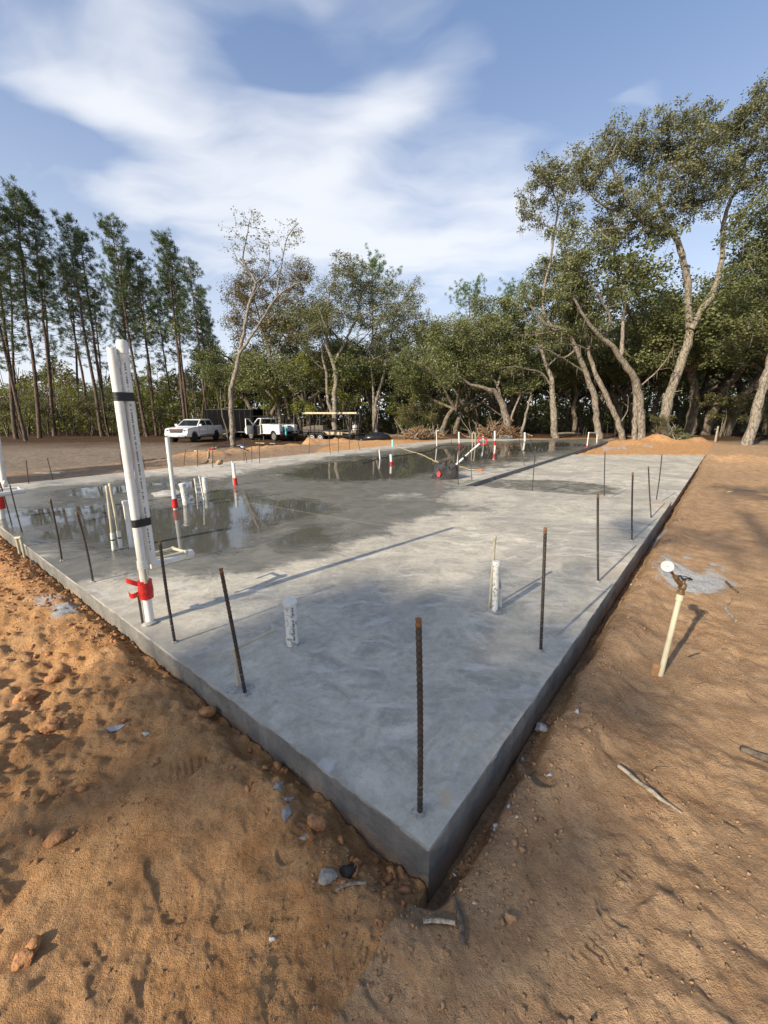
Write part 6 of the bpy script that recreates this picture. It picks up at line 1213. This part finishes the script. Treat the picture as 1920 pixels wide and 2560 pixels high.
def cargo_trailer():
    Y = 41.; a = at(589, 1085, Y); h = np.array([-.97, .24]); root = thing('cargo_trailer', 'large black enclosed cargo trailer behind the pickup', 'trailer', (a[0], a[1], gz(a[0], a[1])), yaw_of(h)); ORG[root.name] = np.zeros(3); BK = plain('black_panel', (.005, .005, .0055), .85, bmp=.05, scale=4, spec=.08)
    m = MB(); m.prism([(-2.8, .50), (2.6, .50), (2.6, 2.70), (-2.8, 2.70)], -1.05, 1.05); bd = m.build('box_body', BK, root, bevel=.05); m = MB(); m.box((-.1, 0, 2.72), (5.3, 2.0, .06)); m.build('roof', plain('roof_grey', (.02, .02, .022), .5), bd)
    for x in np.linspace(-2.5, 2.3, 9): m = MB(); m.box((x, 1.056, 1.6), (.03, .012, 2.1)); m.build('panel_seam', BLKST, bd)
    m = MB(); m.box((1.5, 1.058, 1.5), (.8, .02, 1.8)); m.build('side_door', BK, bd, bevel=.01); m = MB(); m.box((-.1, 1.06, .60), (5.3, .02, .10)); m.build('trim_rail', plain('trim_alu', (.25, .25, .26), .4, .8), bd)
    for x in (-.4, .45):
        for s in (-1, 1): wheel(root, x, s * 1.0, .36, .2, plain('dusty_rim', (.42, .40, .36), .5), 'steel', s)
    m = MB(); m.prism([(-.95, .5), (-.85, .85), (.9, .85), (1.0, .5)], 1.0, 1.16); m.build('mudguard', BLKST, root); m = MB(); m.bar((2.6, -.7, .5), (3.9, 0, .5), .1, .1); m.bar((2.6, .7, .5), (3.9, 0, .5), .1, .1); m.tube([(3.9, 0, .5), (3.9, 0, 0)], .04, 8); m.build('tow_bar', BLKST, root)
cargo_trailer()

# ================================================================== SMALL THINGS ON THE GROUND
def clods(n, region, seed, s0, s1, name, label, mat):
    """many small crumbs: one mass"""
    rg = np.random.default_rng(seed); bm = bmesh.new(); (bmesh.ops.create_icosphere(bm, subdivisions=1, radius=1) if s1 > .02 else bmesh.ops.create_cone(bm, cap_ends=True, segments=4, radius1=1, radius2=.6, depth=1.2)); bmesh.ops.triangulate(bm, faces=bm.faces[:]); V0 = np.array([v.co[:] for v in bm.verts]); F0 = np.array([[k.index for k in f.verts] for f in bm.faces]); bm.free()
    P = region(rg, n); n = len(P); s = s0 * (s1 / s0) ** (rg.uniform(0, 1, n) ** 2.2); nv = len(V0)
    J = 1 + .48 * rg.normal(size=(n, nv, 1)).clip(-1, 1); A = rg.uniform(.6, 1.3, (n, 1, 3)); A[..., 2] *= .75; th = rg.uniform(0, 6.28, n); c, q = np.cos(th), np.sin(th)
    V = V0[None] * J * A * s[:, None, None]; X = V[..., 0] * c[:, None] - V[..., 1] * q[:, None]; Yv = V[..., 0] * q[:, None] + V[..., 1] * c[:, None]; V = np.stack([X, Yv, V[..., 2]], -1)
    z = ground_z(P[:, 0], P[:, 1]); V += np.column_stack([P, z + s * .25])[:, None]
    F = (F0[None] + (np.arange(n) * nv)[:, None, None]).reshape(-1, 3)
    return tag(link(name, np_mesh(name, V.reshape(-1, 3), [F], False), mat), label, None, None, 'stuff')
def poly_region(P, bias=None):
    g = np.array([on_ground(a, b)[:2] for a, b in P])
    def f(rg, n):
        q = rg.uniform(g.min(0), g.max(0), (n, 2)); k = inside(q[:, 0], q[:, 1], g) & (sdf(q[:, 0], q[:, 1], OUT) > .02); q = q[k]
        return q[rg.uniform(0, 1, len(q)) < np.clip(.25 + 3.2 * fbm(q[:, 0] * 1.6, q[:, 1] * 1.6, 33, 3), .03, 1)]
    return f
def edge_region(a, b, nrm, w_=.22):
    def f(rg, n):
        t = rg.uniform(0, 1, n)[:, None]; d = (.03 + w_ * rg.uniform(0, 1, n) ** 1.6)[:, None]; q = a[:2] + (b - a)[:2] * t + nrm[:2] * d
        return q[rg.uniform(0, 1, n) < np.clip(.35 + 2.6 * fbm(q[:, 0] * 1.9, q[:, 1] * 1.9, 37, 3), .05, 1)]
    return f
CLOD = plain('orange_clod', (.45, .215, .085), .95, scale=30, bmp=.8, col2=(.26, .115, .045)); CLODT = plain('tan_clod', (.37, .22, .115), .95, scale=30, bmp=.8, col2=(.20, .12, .065)); ROCK = plain('grey_stone', (.30, .27, .22), .9, scale=25, bmp=.8); CONCB = plain('mortar_crumb', (.52, .52, .52), .9, scale=30, bmp=.6)
clods(16000, poly_region([(-500, 1320), (0, 1350), (330, 1600), (480, 1760), (460, 1960), (260, 2060), (140, 2300), (60, 2560), (-500, 2560)]), 1, .005, .024, 'soil_crumbs', 'orange soil crumbs and clods dug over left of the slab', CLOD)
clods(3000, edge_region(cC, L0, n1_), 2, .005, .024, 'soil_crumbs', 'orange soil crumbs lying along the left slab edge', CLOD)
clods(3400, edge_region(cC, NN, n2_, .3), 3, .004, .013, 'soil_crumbs', 'tan soil crumbs lying along the right slab edge', CLODT)
clods(26000, poly_region([(300, 1950), (900, 2150), (1100, 2200), (1250, 1950), (1600, 1500), (1920, 1500), (2100, 2560), (200, 2560)]), 4, .0022, .009, 'soil_crumbs', 'fine crumbs scattered over the trodden soil in front', CLODT)
clods(70, edge_region(cC, NN, n2_, .2), 5, .005, .016, 'mortar_crumbs', 'pale mortar crumbs spilled along the right slab edge', CONCB)
def stone(px, py, r, label, mat, seed, name='soil_clod', cat='clod', grp=None):
    p = on_ground(px, py); m = MB(); m.blob(p + np.array([0, 0, r * .35]), (r * 1.2, r, r * .75), seed, 3, .45); return solo(m, name, mat, label, cat, p, grp, smooth=True)
for i, (x, y, r, lab, mt, nm, ct) in enumerate([(815, 2195, .026, 'greyish stone beside the left foot of the slab corner', ROCK, 'stone', 'stone'), (875, 2178, .026, 'small black wet lump of soil near the slab corner', plain('black_soil', (.02, .016, .012), .8), 'soil_clod', 'clod'), (145, 2100, .030, 'rounded orange clod lying alone on the left sand', CLOD, 'soil_clod', 'clod'), (140, 1700, .04, 'big orange clod high on the left bank', CLOD, 'soil_clod', 'clod'), (60, 1750, .045, 'largest flat orange clod at the left bank', CLOD, 'soil_clod', 'clod'), (130, 1820, .032, 'orange clod below the largest flat clod', CLOD, 'soil_clod', 'clod'),
        (60, 2410, .022, 'dark orange clod at lower left', CLOD, 'soil_clod', 'clod'), (85, 2370, .02, 'orange clod just above the lower left clod', CLOD, 'soil_clod', 'clod'), (500, 1755, .045, 'large clod pressed against the left slab face', CLOD, 'soil_clod', 'clod'), (520, 1785, .035, 'rounded clod in front of the clod at the slab face', CLOD, 'soil_clod', 'clod'), (790, 2060, .03, 'tall clod under the slab face near the corner', CLOD, 'soil_clod', 'clod'), (1275, 2295, .016, 'small tan pebble clod in front of the corner', CLODT, 'soil_clod', 'clod'), (1240, 2070, .014, 'pale grey mortar pebble right of the corner', CONCB, 'mortar_lump', 'mortar'), (680, 2350, .007, 'pale grey pebble in the tread print', CONCB, 'mortar_lump', 'mortar'), (1350, 1825, .03, 'white mortar lump by the right slab edge', CONCB, 'mortar_lump', 'mortar'), (1660, 1300, .05, 'white mortar lump beside the far right slab edge', CONCB, 'mortar_lump', 'mortar'), (120, 1412, .04, 'tan stone beside the slab foot by the pipe hoop', ROCK, 'stone', 'stone')]):
    stone(x, y, r, lab, mt, 50 + i, nm, ct)
def stick(pts, r0, r1, label, mat=None, name='stick', seed=1, z0=.01, kn=.25):
    rg = np.random.default_rng(seed); P = np.array([on_ground(*p) for p in pts]); P[:, 2] += z0; P, R = crom(P, np.linspace(r0, r1, len(P)), .03); P[1:-1] += rg.normal(size=(len(P) - 2, 3)) * r0 * .35; R = R * (1 + kn * rg.normal(size=len(R)) * .5); m = MB(); m.tube(P, R, 8); return solo(m, name, mat or TWIG, label, 'stick', P[0], smooth=True)
DKT = material('dark_twig', m_bark((.05, .04, .03), (.17, .13, .095), 20))
stick([(1545, 1918), (1590, 1955), (1650, 2000), (1705, 2038)], .010, .007, 'long pale weathered stick on the right hand soil'); stick([(1850, 1876), (1890, 1893), (1960, 1918)], .016, .02, 'grey branch end at the right picture edge', DKT)
stick([(1133, 2245), (1150, 2300), (1156, 2365)], .006, .009, 'thin dark stick pointing down from the slab corner', DKT); stick([(1058, 2308), (1100, 2310), (1138, 2314)], .007, .006, 'short pale stick crossing the dark one at the corner', TWIG); stick([(838, 2230), (870, 2218), (915, 2212)], .005, .005, 'short pale twig left of the slab corner', TWIG); stick([(1814, 1455), (1828, 1470), (1845, 1483)], .012, .008, 'dark wood chip beyond the white powder', DKT); stick([(1812, 1520), (1826, 1540), (1840, 1555)], .016, .013, 'flat grey wood piece right of the gauge', TWIG); stick([(1720, 1645), (1735, 1640), (1748, 1636)], .004, .006, 'small dark twig right of the gauge riser foot', DKT)
for i in range(3): pass
def roots(n, seed):
    rg = np.random.default_rng(seed); VV, FF, n0 = [], [], 0; reg = poly_region([(1250, 1700), (1640, 1250), (1900, 1150), (2050, 1400), (2000, 2560), (1150, 2560), (1150, 2250)])
    g = reg(rg, n * 4)[:n]
    for p in g:
        L = rg.uniform(.03, .14) * np.clip(np.hypot(*p) / 2, .6, 2.5); k = 6; a = rg.uniform(0, 6.28); P = []
        q = p.copy()
        for j in range(k): P.append(q.copy()); a += rg.normal() * .55; q = q + L / k * np.array([math.cos(a), math.sin(a)])
        P = np.array(P); z = ground_z(P[:, 0], P[:, 1]) + .004 + .006 * rg.uniform(0, 1, k); V, F = tube_arr(np.column_stack([P, z]), rg.uniform(.0010, .003), 5); VV.append(V); FF.append(F + n0); n0 += len(V)
    tag(link('root_litter', np_mesh('root_litter', np.vstack(VV), [np.vstack(FF)], True), DKT), 'fine roots and twigs littering the right hand soil', None, None, 'stuff')
roots(420, 3)
def scrap(px, py, pts, label, mat, seed, sc=.05):
    rg = np.random.default_rng(seed); p = on_ground(px, py); n = len(pts); z = rg.uniform(.002, .010, n); a = np.array(pts) * sc; V = [(p[0] + x, p[1] + y, gz(p[0] + x, p[1] + y) + q) for (x, y), q in zip(a, z)]; c = (p[0], p[1], p[2] + .012); V = [c] + V; V2 = [(x, y, q - .002) for x, y, q in V]; m = MB(); m.add(V + V2, [(0, 1 + i, 1 + (i + 1) % n) for i in range(n)] + [(n + 1, n + 2 + (i + 1) % n, n + 2 + i) for i in range(n)] + [(1 + i, n + 2 + i, n + 2 + (i + 1) % n, 1 + (i + 1) % n) for i in range(n)]); return solo(m, 'paper_scrap', mat, label, 'scrap', p)
SCR = plain('grey_scrap', (.25, .24, .22), .7, scale=30, bmp=.3)
scrap(697, 1970, [(-.4, .6), (.3, .7), (.2, 0), (.5, -.5), (-.1, -.3), (-.5, -.1)], 'torn grey scrap highest of three on the left bank', SCR, 1); scrap(718, 2000, [(-.5, .1), (.1, .2), (.7, .4), (.4, -.2), (0, -.4)], 'folded grey scrap just below the highest one', SCR, 2, .04); scrap(714, 2035, [(-.4, .5), (.2, .6), (.5, 0), (.1, -.7), (-.3, -.2)], 'pointed grey scrap lowest of the three on the bank', SCR, 3); scrap(765, 2098, [(-.6, .1), (0, .5), (.1, .1), (.8, .1), (.1, -.3), (-.2, -.1)], 'star shaped grey scrap near the slab face', SCR, 4)
scrap(290, 1826, [(-1., -.2), (-.4, .3), (.4, .5), (1., .3), (.5, -.2), (-.3, -.5)], 'pale blue grey plastic shred on the orange sand', plain('blue_grey_plastic', (.34, .345, .34), .6), 5, .045); scrap(364, 1836, [(-.5, 0), (0, .4), (.6, .1), (.1, -.3)], 'tiny blue grey shred right of the larger one', plain('blue_grey_plastic', (.34, .345, .34), .6), 6, .04); scrap(1825, 1229, [(-1, 0), (-.3, .4), (.8, .3), (1, -.1), (.1, -.4)], 'yellow green leaf scrap on the sunlit right soil', plain('yellow_leaf', (.62, .62, .14), .7), 7, .08); scrap(1375, 1940, [(-.5, 0), (.2, .4), (.5, 0), (0, -.4)], 'small white flake on the right hand bank', CONCB, 8, .03)
# pump with grey tank and red engine, hose, bucket, boards near the far left edge
def pump():
    q = lambda x, y: (240 + x / 3.456, 1060 + y / 3.456); B = on_ground(*q(915, 292), -.5); o = thing('pump_unit', 'low machine with silver tank and red engine on the far sand', 'machine', B)
    s = B[1] / 1000 / 3.456; m = MB(); m.box(B + np.array([0, 0, .19]), (92 * s, .34, .28)); m.build('tank', plain('silver_tank', (.52, .54, .56), .35, .6), o, bevel=.05); m = MB(); e = B + np.array([95 * s, 0, .24]); m.blob(e, (.17, .16, .14), 4, 3, .2); m.box(e + [0, -.02, .12], (.22, .2, .08)); en = m.build('engine', plain('engine_red', (.42, .015, .02), .4), o, smooth=True); m = MB(); m.tube([e + [.08, 0, .1], e + [.12, 0, .34]], .015, 6); m.build('lever', BLKST, en); m = MB(); m.tube([B + [-.55, .05, .08], B + [.75, .05, .08]], .02, 6); m.tube([B + [-.55, -.2, .06], B + [.75, -.2, .06]], .02, 6); m.tube([e + [.2, 0, .2], e + [.9, .3, .25], e + [1.4, .5, .0]], .02, 6); m.build('skid_frame', BLKST, o)
    m = MB(); m.lathe([(.06, 0), (.08, .02), (.08, .09), (.05, .1)], on_ground(*q(852, 288), -.5), 12); m.build('white_can', PVC, o, smooth=True)
pump()
def burlap():
    for i, (x, y, rx, rz, lab) in enumerate([(527, 1155, .07, .08, 'tan sand bag standing on the sand behind the slab edge'), (548, 1160, .09, .06, 'slumped tan sand bag right of the standing one')]):
        p = on_ground(x, y, -.4); m = MB(); m.blob(p + np.array([0, 0, rz * .6]), (rx, rx * .8, rz), 60 + i, 3, .4); solo(m, 'sand_bag', plain('burlap', (.40, .28, .15), .95, scale=30, bmp=.6), lab, 'bag', p, smooth=True)
burlap()
def gtube(name, label, pts, r, mat, cat='hose', z=.03, seed=1, k=6):
    P = np.array([on_ground(*p, -.5) for p in pts]); P, R = crom(P, [r] * len(P), .15); P[:, 2] = ground_z(P[:, 0], P[:, 1]) + z; m = MB(); m.tube(P, r, k); return solo(m, name, mat, label, cat, P[0], smooth=True)
gtube('hose', 'tan hose looping down the sand to the far slab edge', [(548, 1150), (545, 1158), (542, 1165), (546, 1170), (552, 1160), (550, 1150)], .018, YEL); gtube('hose', 'tan hose lying over the sand left of the bags', [(495, 1166), (510, 1160), (525, 1152)], .02, YEL); gtube('hose', 'dark hose lying across the graded soil to the pump', [(340, 1160), (400, 1150), (450, 1146), (485, 1143)], .02, BLKST); gtube('pipe_length', 'long white pipe lying on the soil between pump and bucket', [(530, 1123), (600, 1115)], .04, PVC, 'pipe', .05, k=10)
p = on_ground(608, 1125, -.7); o = thing('bucket', 'blue bucket standing on the far sand below the forked oak', 'bucket', p); m = MB(); m.lathe([(.13, 0), (.135, .0), (.155, .36), (.165, .36), (.165, .38), (.15, .38), (.125, .03)], p, 20); m.build('pail', plain('blue_plastic', (.03, .05, .22), .45), o, smooth=True); m = MB(); m.tube([p + np.array([.16 * math.cos(t), -.02 - .1 * math.sin(t), .36 - .12 * math.sin(t)]) for t in np.linspace(0, math.pi, 9)], .006, 6); m.build('handle', CHROME, o, smooth=True); m = MB(); m.lathe([(.149, .12), (.157, .27)], p, 20); m.build('label_band', plain('white_label', (.65, .66, .68), .5), o)
for i, (a, b, lab) in enumerate([((640, 1109), (662, 1110), 'short board lying left of the service truck wheel'), ((675, 1110), (688, 1111), 'small board lying under the service truck'), ((683, 1117), (748, 1115), 'long pale board lying before the sand heap'), ((33, 1189), (160, 1186), 'long grey plank lying on the soil at far left')]):
    A, Bv = on_ground(*a, -.7), on_ground(*b, -.7); m = MB(); m.bar(A + [0, 0, .06], Bv + [0, 0, .06], .22 if i == 3 else .14, .04); solo(m, 'board', plain('weathered_board', (.42, .38, .30), .85) if i == 3 else WOODY, lab, 'board', A, bevel=.005)
# stump, logs, brush and rubbish along the wood edge
p = on_ground(1023, 1090, -.4); m = MB(); m.tube([p - [0, 0, .1], p + [0, 0, .25], p + [.01, 0, .62], p + [.0, 0, .68]], [.15, .12, .105, .07], 12); solo(m, 'tree_stump', material('pale_stump', m_bark((.42, .34, .24), (.66, .56, .42), 12)), 'pale upright stump standing at the wood edge', 'stump', p, smooth=True)
for i, (a, b, r, lab) in enumerate([((1004, 1086), (1036, 1088), .09, 'pale log lying behind the stump'), ((1010, 1097), (1022, 1090), .07, 'short log leaning at the stump foot'), ((985, 1080), (1002, 1083), .08, 'thin log left of the stump'), ((1390, 1090), (1450, 1088), .12, 'pale fallen log before the leaning oaks'), ((1305, 1084), (1330, 1092), .07, 'bent dead branch lying right of the brush pile')]):
    A, Bv = on_ground(*a, -.4), on_ground(*b, -.4); m = MB(); P, R = crom([A + [0, 0, r], (A + Bv) / 2 + [0, .1, r * 1.3], Bv + [0, 0, r]], [r, r * .9, r * .6], .3); m.tube(P, R, 8); solo(m, 'log', TWIG, lab, 'log', A, smooth=True)
def brush(px, py, label, seed, w_, h, leaf='oakbrown', n=220):
    rg = np.random.default_rng(seed); p = on_ground(px, py, -.3); o = thing('brush_pile', label, 'brush', p); VV, FF, n0 = [], [], 0
    for i in range(70):
        a = p + rg.normal(size=3) * np.array([w_ * .5, .4, 0]); b = a + rg.normal(size=3) * np.array([.7, .5, .1]) + [0, 0, abs(rg.normal()) * h * .6]; V, F = tube_arr(np.linspace(a, b, 4) + rg.normal(size=(4, 3)) * .04, [.03, .02, .015, .008], 5); VV.append(V); FF.append(F + n0); n0 += len(V)
    tag(link('branches', np_mesh('branches', np.vstack(VV) - p, [np.vstack(FF)], True), TWIG, o), kind='stuff'); C = p + rg.normal(size=(n, 3)) * np.array([w_ * .45, .45, 0]); C[:, 2] = p[2] + np.abs(rg.normal(size=n)) * h * .42 * np.exp(-((C[:, 0] - p[0]) / w_) ** 2); V, T = leaves(C, .2, 10, .14, .07, rg); tag(link('dead_leaves', leaf_mesh('dead_leaves', V - p, T), LEAF[leaf], o), kind='stuff')
LEAF['dead'] = material('dead_leaves', m_leaf((.11, .055, .022), (.24, .135, .06), (.36, .23, .12), .1))
brush(1238, 1094, 'heap of brown leaved cut brush beside the stout oak', 1, 1.6, 1.2, 'dead'); brush(950, 1085, 'low heap of branches behind the far slab edge', 2, 1.6, .6, 'dead', 120); brush(1050, 1092, 'low reddish brush heap right of the stump', 3, 1.3, .7, 'dead', 120); brush(1680, 1098, 'twiggy brush at the foot of the largest oak', 4, 1.0, .8, 'oakdark', 160)
p = on_ground(942, 1103, -.5); m = MB(); m.blob(p + np.array([0, 0, .22]), (.75, .45, .32), 71, 3, .35); solo(m, 'rubbish_bag', plain('black_plastic_bag', (.012, .012, .013), .3, scale=8, bmp=.5), 'shiny black rubbish bag right of the trailer gate', 'bag', p, smooth=True)
p = on_ground(905, 1104, -.5); m = MB(); m.blob(p + np.array([0, 0, .18]), (.5, .4, .25), 72, 3, .4); solo(m, 'rubbish_bag', plain('black_plastic_bag', (.012, .012, .013), .3, scale=8, bmp=.5), 'low black bag against the trailer gate', 'bag', p, smooth=True)
p = on_ground(1262, 1096, -.3); m = MB(); m.prism([(-.45, 0), (.45, 0), (.40, .22), (-.40, .24)], -.3, .3); V = np.concatenate(m.V); m.V = [V + p]; solo(m, 'plastic_bin', plain('grey_tub', (.20, .22, .24), .5), 'low grey tub lying beside the brown brush heap', 'tub', p, bevel=.03)
p = on_ground(1788, 1104); m = MB(); m.tube([p - [0, 0, .1], p + [0, 0, .5], p + [.0, 0, .95]], [.07, .06, .05], 10); m.tube([p + [0, 0, .72], p + [-.22, 0, .78]], [.03, .012], 7); solo(m, 'broken_stump', TWIG, 'thin broken stump with side twig at the right wood edge', 'stump', p, smooth=True)
